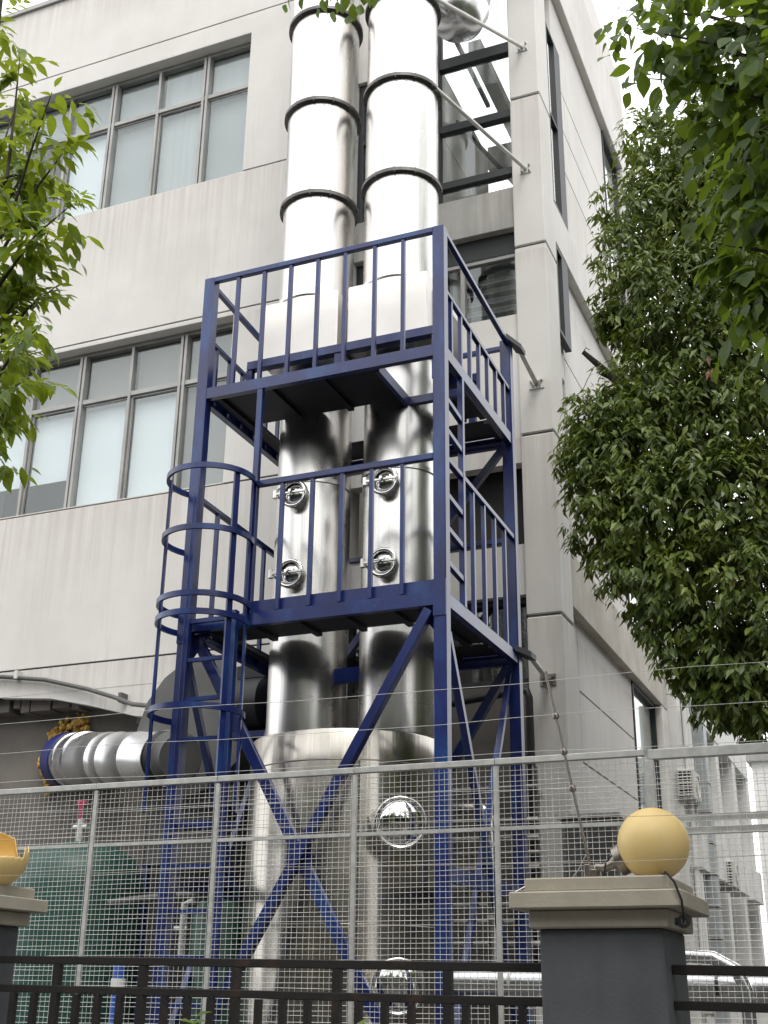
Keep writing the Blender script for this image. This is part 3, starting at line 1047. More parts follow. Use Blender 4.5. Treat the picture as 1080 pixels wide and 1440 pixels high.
for (lx, ly), (ux, uy), rings in ((LOWC[0], UPC[0], (8.79, 9.90, 11.06, 12.2)), (LOWC[1], UPC[1], (8.80, 9.91, 11.0, 12.1))):
    c = MB().lathe((lx, ly, 0), (0, 0, 1), [(3.48, 0.33), (5.79, 0.33), (5.81, 0.328), (6.97, 0.328)], 80).build('column', M_STEEL, scr)
    for z in (3.56, 5.80):
        MB().lathe((lx, ly, 0), (0, 0, 1), [(z - 0.02, 0.331), (z - 0.02, 0.342), (z + 0.02, 0.342), (z + 0.02, 0.331)], 80).build('seam_ring', M_STEEL, c)
    s = MB().lathe((ux, uy, 0), (0, 0, 1), [(7.575, 0.352), (14.6, 0.352), (14.6, 0.33), (7.575, 0.33)], 80).build('stack', M_STEEL, scr)
    for z in rings + (7.68,):
        big = 0 if z == 7.68 else 1
        MB().lathe((ux, uy, 0), (0, 0, 1), [(z - 0.018, 0.3525), (z - 0.018, 0.37 + 0.02 * big), (z + 0.018, 0.37 + 0.02 * big), (z + 0.018, 0.3525)], 80).build('flange_ring', M_RING if big else M_STEEL, s)
        if big:
            bl = MB()
            for k in range(12):
                a = 2 * math.pi * k / 12 + 0.2
                bl.lathe((ux + 0.378 * math.cos(a), uy + 0.378 * math.sin(a), z), (0, 0, 1), [(-0.03, 0.0), (-0.03, 0.009), (0.03, 0.009), (0.03, 0.0)], 6, False)
            bl.build('flange_bolts', M_RING, s)
    # seam down the stack
    MB().box(ux + 0.16, ux + 0.17, uy - 0.3175, uy - 0.3085, 7.7, 14.5).build('lock_seam', M_STEEL, s)
    bx0 = ux - 0.30 if ux < -4 else ux - 0.335
BX = [(-4.866, -4.118), (-4.020, -3.255)]
for a, b in BX:
    bo = MB().box(a, b, 8.60, 9.50, 6.975, 7.57).build('damper_box', M_BOX, scr, 0.012)
    MB().box(a - 0.012, b + 0.012, 8.588, 9.512, 6.957, 6.974).build('box_flange', M_STEEL, bo)
    MB().box(b + 0.001, b + 0.02, 8.75, 9.40, 7.0, 7.45).build('access_panel', M_RING, bo)
lid_prof = [(0.0, 0.125), (0.012, 0.12), (0.03, 0.095), (0.042, 0.06), (0.048, 0.0)]


def torus(c, axis, R_, r_, h=0.0):
    prof = [(h + r_ * math.sin(2 * math.pi * i / 10), R_ + r_ * math.cos(2 * math.pi * i / 10)) for i in range(10)]
    return MB().lathe(c, axis, prof, 48, True, True)


def manhole(x, y, z, r, ny=-1, hinge=-1):
    k = r / 0.13
    mh = MB().lathe((x, y, z), (0, -1, 0), [(-0.12, r * 0.86), (0.05, r * 0.86), (0.05, r), (0.075, r), (0.075, r * 0.8), (0.04, r * 0.8)], 40).build('manhole', M_STEEL, scr)
    lid = MB().lathe((x, y - 0.045, z), (0, -1, 0), [(h * k, q * 0.78 / 0.98 * k) for h, q in lid_prof], 40).build('lid', M_MIRROR, mh)
    torus((x, y - 0.078, z), (0, -1, 0), r * 0.90, r * 0.135).build('rim', M_MIRROR, mh)
    MB().bar((x - r * 1.25, y - 0.115, z), (x + r * 1.05, y - 0.115, z), 0.018, 0.022).build('clamp_bar', M_STEEL, mh, 0.003)
    MB().tube([(x, y - 0.09, z), (x, y - 0.16, z)], 0.012, 10).tube([(x - 0.045, y - 0.15, z), (x + 0.045, y - 0.15, z)], 0.007, 8).build('wing_nut', M_MIRROR, mh)
    MB().tube([(x - r * 1.28, y - 0.11, z - 0.035), (x - r * 1.28, y - 0.11, z + 0.035)], 0.022, 12).tube([(x - r * 1.28, y - 0.11, z), (x - r * 1.28, y + 0.08, z)], 0.014, 8).build('hinge', M_STEEL, mh)


for x, z in ((-4.505, 5.645), (-4.51, 4.92), (-3.66, 5.635), (-3.665, 4.912)):
    manhole(x, 9.05 - 0.325, z, 0.125)
for x, z in ((-3.42, 2.785), (-3.43, 1.69)):
    mh = MB().lathe((x, 8.45, z), (0.45, -1, 0), [(-0.12, 0.155), (0.14, 0.155), (0.14, 0.176), (0.17, 0.176), (0.17, 0.15)], 48).build('manhole', M_STEEL, scr)
    MB().lathe((x, 8.45, z), (0.45, -1, 0), [(0.165, 0.17), (0.176, 0.166), (0.198, 0.139), (0.217, 0.09), (0.225, 0.041), (0.227, 0.0)], 48).build('lid', M_MIRROR, mh)
    torus((x, 8.45, z), (0.45, -1, 0), 0.177, 0.013, 0.172).build('rim', M_MIRROR, mh)
    MB().tube([(x - 0.19, 8.32, z - 0.05), (x - 0.19, 8.32, z + 0.05)], 0.02, 10).build('hinge', M_STEEL, mh)
# link pipe and blue clamp between the two columns
MB().tube([(-4.20, 8.98, 5.93), (-3.98, 8.98, 5.93)], 0.045, 16).build('link_pipe', M_STEEL, scr)
MB().tube([(-4.01, 9.25, 4.4), (-4.01, 9.25, 5.72)], 0.035, 14).build('riser_pipe', M_GALV, scr)
MB().box(-4.21, -3.98, 8.93, 8.98, 4.02, 4.14).build('column_clamp', M_BLUE, scr)

# silver duct elbow behind the right stack
sd_ = thing('ventilation_duct', 'dull silver rounded duct end hanging behind the right-hand steel stack', 'duct', (-3.3, 9.9, 11.3))
MB().lathe((-3.44, 9.95, 11.55), (0.12, 0.15, 1), [(-0.06, 0.0), (-0.05, 0.10), (0.0, 0.22), (0.10, 0.30), (0.25, 0.335), (0.28, 0.345), (0.30, 0.335), (3.0, 0.335)], 48).build('duct_elbow', M_FOIL, sd_)
MB().tube([(-3.5, 9.85, 11.7), (-3.685, 9.1, 11.5)], 0.12, 20).build('duct_neck', M_FOIL, sd_)

# stay rods from the stacks to the corner pillar
stay_labels = ['uppermost slanting grey stay rod bolted to the corner pillar at the top of the picture',
               'second slanting grey stay rod running from the right stack ring down to the pillar']
for (a, b), lb in zip((((-3.30, 8.98, 11.02), (-2.87, 10.63, 11.655)), ((-3.32, 9.0, 9.91), (-2.885, 10.63, 9.985))), stay_labels):
    st = thing('stay_rod', lb, 'rod', b, 'stay rods bracing the stacks')
    MB().tube([a, b], 0.021, 12).build('rod', M_ROD, st)
    x, y, z = b
    MB().box(x - 0.06, x + 0.06, YF - 0.010, YF - 0.001, z - 0.055, z + 0.055).build('base_plate', M_GALV, st)
    for dx in (-0.04, 0.04):
        for dz in (-0.035, 0.035):
            MB().lathe((x + dx, YF - 0.010, z + dz), (0, -1, 0), [(0, 0.012), (0.012, 0.012), (0.012, 0.005), (0.035, 0.005), (0.035, 0)], 6, False).build('bolt', M_BRASS, st)
tie_labels = ['short grey wall tie from the upper platform bracket to the corner pillar', 'short grey wall tie from the lower platform bracket to the corner pillar']
for z, ze, lb in ((7.43, 7.37, tie_labels[0]), (4.40, 4.335, tie_labels[1])):
    a, b = (-2.845, 10.03, z), (-2.855, 10.625, ze)
    st = thing('wall_tie', lb, 'rod', b, 'wall ties of the tower')
    MB().bar(a, b, 0.045, 0.03).build('tie_bar', M_ROD, st, 0.003)
    MB().box(b[0] - 0.075, b[0] + 0.075, YF - 0.010, YF - 0.001, ze - 0.06, ze + 0.05).build('base_plate', M_ROD if z > 6 else M_BRASS, st)
    for s in (-1, 1):
        MB().prism([(b[0] + s * 0.035, YF - 0.011, ze - 0.05), (b[0] + s * 0.035, YF - 0.011, ze + 0.04), (b[0] + s * 0.035, YF - 0.08, ze - 0.01)], (0.008 * s, 0, 0)).build('gusset', M_ROD if z > 6 else M_BRASS, st)
        MB().lathe((b[0] + s * 0.055, YF - 0.010, ze + 0.02), (0, -1, 0), [(0, 0.012), (0.012, 0.012), (0.012, 0.006), (0.03, 0.006), (0.03, 0)], 6, False).build('bolt', M_BRASS, st)

# ------------------------------------------------------------------ extraction fan, duct, hose, foam
fan = thing('extraction_fan', 'dark grey plastic scroll fan housing with black motor behind the caged ladder', 'fan', (-6.0, 9.9, 0))
out = [(0.93 * (x_ + 5.44) - 5.44, 0.97 * (z_ - 3.36) + 3.36) for x_, z_ in [(-6.68, 3.62), (-6.70, 4.02), (-6.60, 4.30), (-6.42, 4.52), (-6.20, 4.66), (-5.90, 4.72), (-5.68, 4.64), (-5.52, 4.42), (-5.44, 4.05), (-5.50, 3.7), (-5.75, 3.45), (-6.1, 3.36), (-6.45, 3.42)]]
MB().prism([(x, 9.62, z) for x, z in out], (0, 0.62, 0)).build('scroll_housing', M_FANG, fan, 0.02)
MB().prism([(-6.05 + (x + 6.05) * 1.04, 9.60, 4.0 + (z - 4.0) * 1.04) for x, z in out], (0, 0.02, 0)).build('housing_flange', M_FANG, fan, 0.004)
MB().box(-6.5, -5.55, 9.66, 10.2, 3.28, 3.44).build('outlet_flange', M_FANG, fan)
MB().box(-6.5, -5.7, 9.72, 10.14, 2.75, 3.28).build('outlet_duct', M_FANG, fan)
MB().lathe((-5.45, 9.5, 4.12), (1, 0, 0), [(0, 0), (0, 0.26), (0.30, 0.26), (0.34, 0.2), (0.34, 0)], 28).build('motor', M_BLACK, fan)
MB().box(-5.46, -5.12, 9.44, 9.56, 4.38, 4.50).build('junction_box', M_BLACK, fan)
st = MB()
for x in (-6.45, -5.6):
    for y in (9.68, 10.16):
        st.box(x - 0.03, x + 0.03, y - 0.03, y + 0.03, 0, 2.75)
st.box(-6.5, -5.1, 9.66, 10.2, 2.66, 2.75) if False else None
st.build('stand', M_BLUE, fan)
MB().box(-5.45, -5.0, 9.35, 9.62, 3.80, 3.86).build('motor_bracket', M_BLUE, fan)

fan.location = (-6.0 - 0.16, 9.9 + 0.36, 0)
du = thing('wall_duct', 'round foil clad duct coming out of the wall through a blue collar', 'duct', (-8.1, 10.7, 3.6))
DA, DB = Vector((-8.34, 10.98, 3.98)), Vector((-6.08, 9.40, 3.60))
dd = (DB - DA)
L = dd.length
MB().lathe(DA, dd, [(0.0, 0.31), (0.24, 0.305), (0.25, 0.295)], 40).build('collar', M_BLUEF, du)
MB().lathe(DA, dd, [(0.24, 0.292), (0.32, 0.292), (0.33, 0.30), (0.36, 0.30), (0.37, 0.29), (0.62, 0.285), (0.63, 0.30), (0.66, 0.30), (0.67, 0.285), (1.0, 0.28), (1.32, 0.27), (1.33, 0.276), (1.35, 0.276), (1.36, 0.27), (1.62, 0.262), (1.63, 0.268), (1.65, 0.268), (1.66, 0.262), (2.2, 0.25), (2.21, 0.256), (2.23, 0.256), (2.24, 0.25), (2.82, 0.238)], 48).build('foil_jacket', M_FOIL, du)
fl = [(2.80, 0.225)]
for i in range(8):
    fl += [(2.82 + i * 0.03, 0.243 if i % 2 else 0.228)]
MB().lathe(DA, dd, fl, 40).build('flexible_sleeve', M_BLACK, du)
MB().lathe(DA, dd, [(3.02, 0.0), (3.02, 0.245), (3.04, 0.245), (3.06, 0.22), (3.14, 0.20), (3.14, 0.0)], 40).build('inlet_cone', M_FANG, du)
MB().lathe(DA, dd, [(2.81, 0.238), (2.81, 0.249), (2.825, 0.249), (2.825, 0.238)], 40, True, True).build('clamp_ring', M_MIRROR, du)
# expanding foam round the duct: one lumpy collar
fo = bmesh.new()
rr = random.Random(5)
for k in range(170):
    a = R(rr.uniform(62, 235))
    r_ = rr.uniform(0.27, 0.37) + (0.20 * max(0, math.sin(a)) ** 3 * rr.random())
    c = Vector((-8.27 + r_ * math.cos(a), YF + 0.29 + rr.uniform(-0.03, 0.05), 3.95 + r_ * math.sin(a) * 1.05))
    bmesh.ops.create_icosphere(fo, subdivisions=1, radius=rr.uniform(0.018, 0.055), matrix=Matrix.Translation(c - Vector((-8.27, YF + 0.29, 3.95))) @ Matrix.Rotation(rr.uniform(0, 3), 4, 'Y') @ Matrix.Diagonal((rr.uniform(0.7, 1.6), 0.8, rr.uniform(0.6, 1.2), 1)))
me = bpy.data.meshes.new('sealing_foam')
fo.to_mesh(me)
fo.free()
fob = bpy.data.objects.new('sealing_foam', me)
fob.location = (-8.27, YF + 0.29, 3.95)
col.objects.link(fob)
me.materials.append(M_FOAM)
tag(fob, 'lumpy yellow sealing foam packed round the duct hole in the wall', 'foam')

ho = MB()
hp = [(-10.4, YF - 0.05, 4.93), (-9.7, YF - 0.05, 4.90), (-9.05, YF - 0.045, 4.885), (-8.46, YF - 0.045, 4.80), (-7.89, YF - 0.05, 4.65), (-7.5, YF - 0.08, 4.52), (-7.2, YF - 0.2, 4.40), (-6.9, YF - 0.35, 4.33), (-6.66, YF - 0.62, 4.30)]
hh = thing('cable_hose', 'dark grey ribbed hose drooping across the white wall towards the fan', 'hose', (-8.5, YF - 0.05, 4.8))
MB().tube(hp, 0.024, 10).build('hose', M_FANG, hh)
MB().box(-8.86, -8.82, YF - 0.085, YF - 0.002, 4.84, 4.93).build('hose_clip', M_WHITE, hh)
MB().box(-7.44, -7.40, YF - 0.12, YF - 0.002, 4.46, 4.56).build('hose_clip', M_FANG, hh)

# ------------------------------------------------------------------ plant behind the mesh
gt = thing('green_tank', 'large dark green domed fibreglass tank with pink valve handle at left', 'tank', (-6.6, 9.0, 0))
MB().lathe((-6.6, 9.0, 0), (0, 0, 1), [(0.02, 0), (0.02, 0.56), (2.42, 0.56), (2.58, 0.54), (2.70, 0.47), (2.79, 0.33), (2.83, 0.14), (2.84, 0.0)], 56).build('shell', M_GREEN, gt)
MB().tube([(-6.55, 8.9, 2.8), (-6.55, 8.9, 3.02)], 0.03, 12).tube([(-6.62, 8.9, 2.95), (-6.48, 8.9, 2.95)], 0.022, 10).build('valve_body', M_GALV, gt)
MB().box(-6.57, -6.54, 8.875, 8.905, 3.02, 3.17).box(-6.61, -6.51, 8.88, 8.90, 3.13, 3.17).build('valve_handle', M_PINK, gt, 0.006)
MB().tube([(-6.05, 8.70, 2.31), (-5.75, 8.66, 2.33), (-5.2, 8.66, 2.36)], 0.028, 12).build('outlet_pipe', M_FANG, gt)
g2 = thing('small_green_tank', 'small green filter vessel with round pressure gauge beside the left tower post', 'tank', (-5.08, 8.62, 0))
MB().lathe((-5.05, 8.72, 0), (0, 0, 1), [(0.02, 0), (0.02, 0.2), (2.22, 0.2), (2.30, 0.15), (2.33, 0)], 32).build('shell', M_GREEN, g2)
MB().lathe((-4.96, 8.53, 2.03), (0, -1, 0), [(0, 0), (0, 0.05), (0.03, 0.05), (0.03, 0.04), (0.024, 0.0)], 24).build('gauge', M_WHITE, g2)
MB().bar((-4.96, 8.50, 2.0), (-4.955, 8.50, 2.06), 0.008, 0.004).build('needle', M_BLACK, g2)
MB().tube([(-5.28, 8.6, 1.9), (-5.28, 8.6, 2.28), (-5.2, 8.6, 2.30)], 0.03, 10).tube([(-5.36, 8.6, 2.1), (-5.24, 8.6, 2.1)], 0.02, 8).build('side_pipe', M_GALV, g2)
bp_ = thing('blue_pipe', 'short bright blue upright pipe beside the green tank', 'pipe', (-5.55, 8.2, 0))
MB().tube([(-5.56, 8.2, 0), (-5.56, 8.2, 1.83)], 0.045, 16).build('pipe', M_BLUEB, bp_)
MB().tube([(-5.56, 8.2, 1.66), (-5.56, 8.2, 1.73)], 0.055, 16).build('coupling', M_WHITE, bp_)

# insulated pipework right of the tank
ip = thing('insulated_pipe', 'foil clad pipe elbow between the tower posts right of the tank', 'pipe', (-3.1, 9.6, 0))
MB().tube([(-3.6, 9.6, 3.07), (-3.2, 9.6, 3.06), (-3.13, 9.6, 3.03), (-3.10, 9.6, 2.95), (-3.09, 9.6, 2.4), (-3.07, 9.6, 0.0)], 0.045, 16).build('jacket', M_FOIL, ip)
for z in (2.75, 2.2, 1.6):
    MB().lathe((-3.088, 9.6, z), (0, 0, 1), [(0, 0.045), (0, 0.06), (0.03, 0.06), (0.03, 0.045)], 16, True, True).build('pipe_clamp', M_GALV, ip)
rk = thing('pipe_rack', 'rack of thin grey horizontal pipes in the dark behind the right tower post', 'rack', (-3.1, 10.3, 0))
for i, z in enumerate((3.33, 3.05, 2.9, 2.78, 2.66, 2.5, 2.36, 2.22, 2.05)):
    MB().tube([(-3.85, 10.3, z + 0.01 * (i % 2)), (-2.9, 10.3, z)], 0.016 + 0.004 * (i % 3), 8).build('pipe', M_GALV, rk)
for x in (-3.8, -2.93):
    MB().box(x - 0.02, x + 0.02, 10.33, 10.37, 0, 3.5).build('upright', M_FANG, rk)
dp = thing('drain_pipe', 'black drain pipe with elbow beside the corner pillar', 'pipe', (-3.0, 10.5, 0))
MB().tube([(-3.85, 10.5, 4.14), (-3.08, 10.5, 4.22), (-3.02, 10.5, 4.21), (-3.0, 10.5, 4.15), (-2.99, 10.5, 0.0)], 0.035, 12).build('pipe', M_BLACK, dp)
MB().box(-3.04, -2.95, 10.52, 10.70, 3.3, 3.34).build('pipe_clip', M_GALV, dp)
cp = thing('chrome_pipe', 'shiny foil clad pipe lying level behind the right railing and lamp pillar', 'pipe', (-1.5, 8.1, 0))
MB().tube([(-2.9, 8.1, 1.72), (-1.3, 8.1, 1.70), (0.6, 8.1, 1.67)], 0.085, 20).build('jacket', M_FOIL, cp)
for x in (-2.5, -1.9, -1.2, -0.6, 0.1):
    MB().lathe((x, 8.1, 1.708 - 0.014 * (x + 1.3)), (1, 0, 0), [(0, 0.084), (0, 0.09), (0.02, 0.09), (0.02, 0.084)], 20, True, True).build('band', M_RING if x == -1.2 else M_GALV, cp)
sup = MB()
for x in (-2.3, -0.2):
    sup.box(x - 0.03, x + 0.03, 8.07, 8.13, 0, 1.63)
sup.build('support', M_GALV, cp)
cb = thing('curved_pipe', 'bent foil pipe arching behind the railing right of the lamp pillar', 'pipe', (-1.2, 7.8, 0))
MB().tube([(-1.5, 7.9, 1.2), (-1.5, 7.9, 1.72), (-1.45, 7.9, 1.82), (-1.33, 7.9, 1.87), (-1.18, 7.9, 1.86), (-1.05, 7.9, 1.79), (-1.0, 7.9, 1.68), (-1.0, 7.9, 0.0)], 0.04, 16).build('jacket', M_FOIL, cb)
ec = thing('electric_cabinet', 'grey metal switch cabinet standing against the side wall behind the lamp pillar', 'cabinet', (-2.4, 10.3, 0))
MB().box(-2.66, -2.20, 10.15, 10.45, 1.9, 3.02).build('casing', M_BOXG, ec, 0.01)
MB().box(-2.63, -2.45, 10.14, 10.149, 1.95, 2.97).box(-2.43, -2.23, 10.14, 10.149, 1.95, 2.97).build('door', M_FANG, ec, 0.004)
MB().box(-2.70, -2.16, 10.10, 10.5, 3.021, 3.05).build('lid', M_GALV, ec)
MB().box(-2.6, -2.57, 10.2, 10.4, 0, 1.9).box(-2.29, -2.26, 10.2, 10.4, 0, 1.9).build('stand', M_GALV, ec)

# ------------------------------------------------------------------ welded mesh fence
FYM = 7.0
mf = thing('mesh_fence', 'galvanised welded wire mesh fence panels standing in front of the tower', 'fence', (-3.0, FYM, 0))
PXS = [-6.85, -5.965, -5.047, -4.104, -3.132, -2.219, -1.33]
ztop = lambda x: 2.94
for x in PXS:
    MB().box(x - 0.014, x + 0.014, FYM - 0.014, FYM + 0.014, 0, 2.90).build('fence_post', M_GALV, mf, 0.003)
for i, (a, b) in enumerate(zip(PXS[:-1], PXS[1:])):
    MB().box(a, b - 0.004, FYM - 0.02, FYM + 0.02, 2.908, 2.945).build('top_rail', M_GALV, mf, 0.003)
    MB().box(a + 0.021, b - 0.021, FYM - 0.012, FYM + 0.012, 2.528, 2.55).build('mid_rail', M_GALV, mf)
    wires = MB()
    r2 = random.Random(i)
    x = a + 0.045
    nv = int((b - a - 0.04) / 0.036)
    jit = lambda s: r2.uniform(-s, s)
    for k in range(nv):
        xx = a + 0.045 + k * (b - a - 0.07) / (nv - 1) if nv > 1 else a
        xx += jit(0.003)
        wires.tube([(xx, FYM - 0.006, 0.3), (xx + jit(0.006), FYM - 0.006, 1.5), (xx + jit(0.004), FYM - 0.006, 2.9)], 0.0015, 4, False)
    for k in range(83):
        z = 0.33 + k * 0.031 + jit(0.003)
        wires.tube([(a + 0.02, FYM - 0.0095, z + jit(0.003)), ((a + b) / 2, FYM - 0.0095, z + jit(0.006)), (b - 0.02, FYM - 0.0095, z + jit(0.003))], 0.0015, 4, False)
    tag(wires.build('wire_mesh', M_WIRE, mf), kind='stuff')
# right-hand section carries a thicker top rail and a doubled mid rail
mg = thing('mesh_gate', 'wider welded mesh panel with doubled middle rail right of the yellow globe', 'fence', (-0.4, FYM, 0))
ga, gb = -1.308, 0.75
for x in (ga, -0.25, gb):
    MB().box(x - 0.025, x + 0.025, FYM - 0.025, FYM + 0.025, 0, 2.884).build('fence_post', M_GALV, mg, 0.003)
MB().box(ga, gb, FYM - 0.025, FYM + 0.025, 2.885, 2.94).build('top_rail', M_GALV, mg, 0.003)
for z in (2.555, 2.485):
    MB().box(ga + 0.026, gb - 0.026, FYM - 0.012, FYM + 0.024, z - 0.018, z + 0.018).build('mid_rail', M_GALV, mg)
wires = MB()
r2 = random.Random(77)
for k in range(56):
    xx = ga + 0.04 + k * 0.036 + r2.uniform(-0.003, 0.003)
    wires.tube([(xx, FYM - 0.016, 0.3), (xx + r2.uniform(-0.004, 0.004), FYM - 0.016, 2.87)], 0.0015, 4, False)
for k in range(82):
    z = 0.33 + k * 0.031 + r2.uniform(-0.003, 0.003)
    wires.tube([(ga, FYM - 0.0195, z), (gb, FYM - 0.0195, z + r2.uniform(-0.008, 0.008))], 0.0015, 4, False)
tag(wires.build('wire_mesh', M_WIRE, mg), kind='stuff')

# ------------------------------------------------------------------ perimeter: low wall, gate pillars, iron railing
PYF, PYB = 5.2, 5.70
lwl = thing('low_wall', 'low grey rendered wall under the iron railing', 'wall', (-3, 5.4, 0))
MB().box(-4.52, -1.49, 5.25, 5.65, 0, 0.7).build('wall_body', M_RENDER, lwl, 0.01)
MB().box(-0.93, 6, 5.25, 5.65, 0, 0.7).build('wall_body', M_RENDER, lwl, 0.01)


def gate_pillar(x0, x1, label, ztop=1.885):
    p = thing('gate_pillar', label, 'pillar', ((x0 + x1) / 2, 5.45, 0), 'boundary pillars with stepped caps')
    MB().box(x0, x1, PYF, PYB, 0, ztop).build('shaft', M_RENDER, p, 0.008)
    for e, za, zb_ in ((0.035, 0, 0.072), (0.10, 0.073, 0.142), (0.045, 0.143, 0.20)):
        MB().box(x0 - e, x1 + e, PYF - e, PYB + e, ztop + za, ztop + zb_).build('cap_course', M_CAP, p, 0.006)
    return p


gp = gate_pillar(-1.475, -0.965, 'grey rendered boundary pillar with stepped beige cap under the whole yellow globe')
gp2 = gate_pillar(-5.04, -4.53, 'grey rendered boundary pillar at the left edge under the broken globe', 1.95)
# cable gland and hooks on the right pillar's cap
cb2 = thing('globe_cable', 'thin black cable hanging from the yellow globe over the pillar cap', 'cable', (-0.9, 5.3, 1.9))
MB().tube([(-0.98, 5.36, 2.10), (-0.92, 5.10, 2.09), (-0.885, 5.09, 2.05), (-0.862, 5.09, 1.98), (-0.862, 5.1, 1.93), (-0.87, 5.14, 1.90)], 0.005, 8).build('cable', M_BLACK, cb2)
MB().lathe((-0.872, 5.155, 1.905), (0.3, -1, 0), [(-0.01, 0.012), (-0.01, 0.026), (0.012, 0.026), (0.012, 0.012)], 16, True, True).lathe((-0.905, 5.155, 1.905), (1, 0, 0), [(0, 0), (0, 0.015), (0.012, 0.015), (0.012, 0.008), (0.024, 0.008), (0.024, 0)], 10).build('cable_gland', M_BLACK, cb2)
wh = thing('bent_wire', 'bent loose wire sticking up from the left end of the pillar cap', 'wire', (-1.45, 5.4, 2.08))
MB().tube([(-1.63, 5.3, 2.03), (-1.56, 5.35, 2.075), (-1.45, 5.4, 2.09), (-1.38, 5.4, 2.10), (-1.345, 5.4, 2.14), (-1.31, 5.4, 2.2)], 0.003, 6).build('wire', M_BRASS, wh)

# globe lamp lying over on its side
lamp = thing('globe_lamp', 'whole yellowed globe lamp tipped over on its metal arm on the pillar cap', 'lamp', (-1.2, 5.45, 2.085))
gc = Vector((-1.02, 5.42, 2.237))
ax = Vector((-0.9, 0.05, -0.38)).normalized()
n = 48
prof = []
for i in range(40):
    t = math.pi * (0.0 + (1 - 0.13) * i / 39)
    prof.append((-0.152 * math.cos(t), max(0.152 * math.sin(t), 0.0005)))
MB().lathe(gc, ax, prof, 56).build('globe', M_GLOBE, lamp)
MB().lathe(gc, ax, [(0.139, 0.0), (0.139, 0.066), (0.172, 0.066), (0.176, 0.05), (0.19, 0.04), (0.19, 0)], 32).build('collar', M_BRASS, lamp)
MB().tube([gc + ax * 0.185, gc + ax * 0.24, Vector((-1.27, 5.44, 2.15)), Vector((-1.285, 5.44, 2.12)), Vector((-1.285, 5.44, 2.086))], 0.02, 14).build('arm', M_BRASS, lamp)
MB().box(-1.335, -1.235, 5.39, 5.49, 2.0855, 2.10).box(-1.325, -1.30, 5.40, 5.48, 2.10, 2.16).box(-1.31, -1.27, 5.41, 5.47, 2.10, 2.14).build('base_bracket', M_BRASS, lamp, 0.004)
MB().tube([(-1.24, 5.40, 2.09), (-1.22, 5.37, 2.16), (-1.19, 5.37, 2.19)], 0.004, 6).build('wire', M_BLACK, lamp)

# broken globe on the left pillar: an open bowl with a jagged edge
bl_ = thing('broken_globe_lamp', 'broken half of a yellow globe lamp with a jagged edge on the left pillar', 'lamp', (-4.66, 5.45, 2.15))
bc = Vector((-4.555, 5.48, 2.302))
vs, fs = [], []
nu, nv = 72, 28
rj = random.Random(3)
rim = []
for i in range(nu):
    a = 2 * math.pi * i / nu
    rim.append(0.50 + 0.10 * math.sin(2 * a + 0.6) + 0.05 * math.sin(5 * a) + rj.uniform(-0.03, 0.03))
for i in range(nu):
    aa = (math.degrees(2 * math.pi * i / nu) + 360) % 360
    if 8 < aa < 62:
        rim[i] = 0.575 + 0.035 * math.cos(R((aa - 40) * 9)) + rj.uniform(-0.01, 0.01)
    elif 88 < aa < 190:
        rim[i] = 0.80 - 0.10 * abs(aa - 130) / 60 + rj.uniform(-0.012, 0.012)
    else:
        rim[i] = 0.47 + rj.uniform(-0.012, 0.012)
for k in range(nv + 1):
    for i in range(nu):
        t = math.pi * rim[i] * k / nv
        a = 2 * math.pi * i / nu
        vs.append((bc.x + 0.165 * math.sin(t) * math.cos(a), bc.y + 0.165 * math.sin(t) * math.sin(a), bc.z - 0.165 * math.cos(t)))
for k in range(nv):
    for i in range(nu):
        i2 = (i + 1) % nu
        fs.append((k * nu + i, k * nu + i2, (k + 1) * nu + i2, (k + 1) * nu + i))
bg_o = MB().add(vs, fs, True).build('globe', M_GLOBE, bl_)
sol = bg_o.modifiers.new('thickness', 'SOLIDIFY')
sol.thickness = 0.004
sol.offset = -1

# iron railing: two runs
PHZ = 0.0


def rail_z(x):
    return 1.795 - 0.0125 * (x + 4.5)


def iron_run(x0, x1, posts, label, n_bal):
    f = thing('iron_railing', label, 'railing', ((x0 + x1) / 2, 5.35, 0.7), 'black iron railing runs')
    for nm, dz, h in (('top_rail', -0.02, 0.038), ('mid_rail', -0.155, 0.036), ('bottom_rail', -0.98, 0.036)):
        MB().bar((x0, 5.35, rail_z(x0) + dz), (x1, 5.35, rail_z(x1) + dz), 0.036, h).build(nm, M_IRON, f, 0.003)
    for x in posts:
        MB().box(x - 0.019, x + 0.019, 5.333, 5.367, 0.7, rail_z(x) - 0.04).build('post', M_IRON, f)
    step = 0.1255
    x = posts[0] - step * 4
    ps = set(round(p, 3) for p in posts)
    while x < x1 - 0.03:
        if x > x0 + 0.03 and min(abs(x - p) for p in posts) > 0.05:
            MB().box(x - 0.015, x + 0.015, 5.335, 5.365, rail_z(x) - 0.962, rail_z(x) - 0.174).build('baluster', M_IRON, f)
        x += step
    return f


k5 = 5.35 / 5.2
iron_run(-4.53, -1.476, [-3.875 * k5, -3.396 * k5 + 0.005, -2.896 * k5, -2.393 * k5, -1.879 * k5], 'rusty dark iron railing between the two boundary pillars', 4)
iron_run(-0.964, 5.9, [0.10 + 0.502 * i for i in range(11)], 'rusty dark iron railing running off to the right of the lamp pillar', 4)

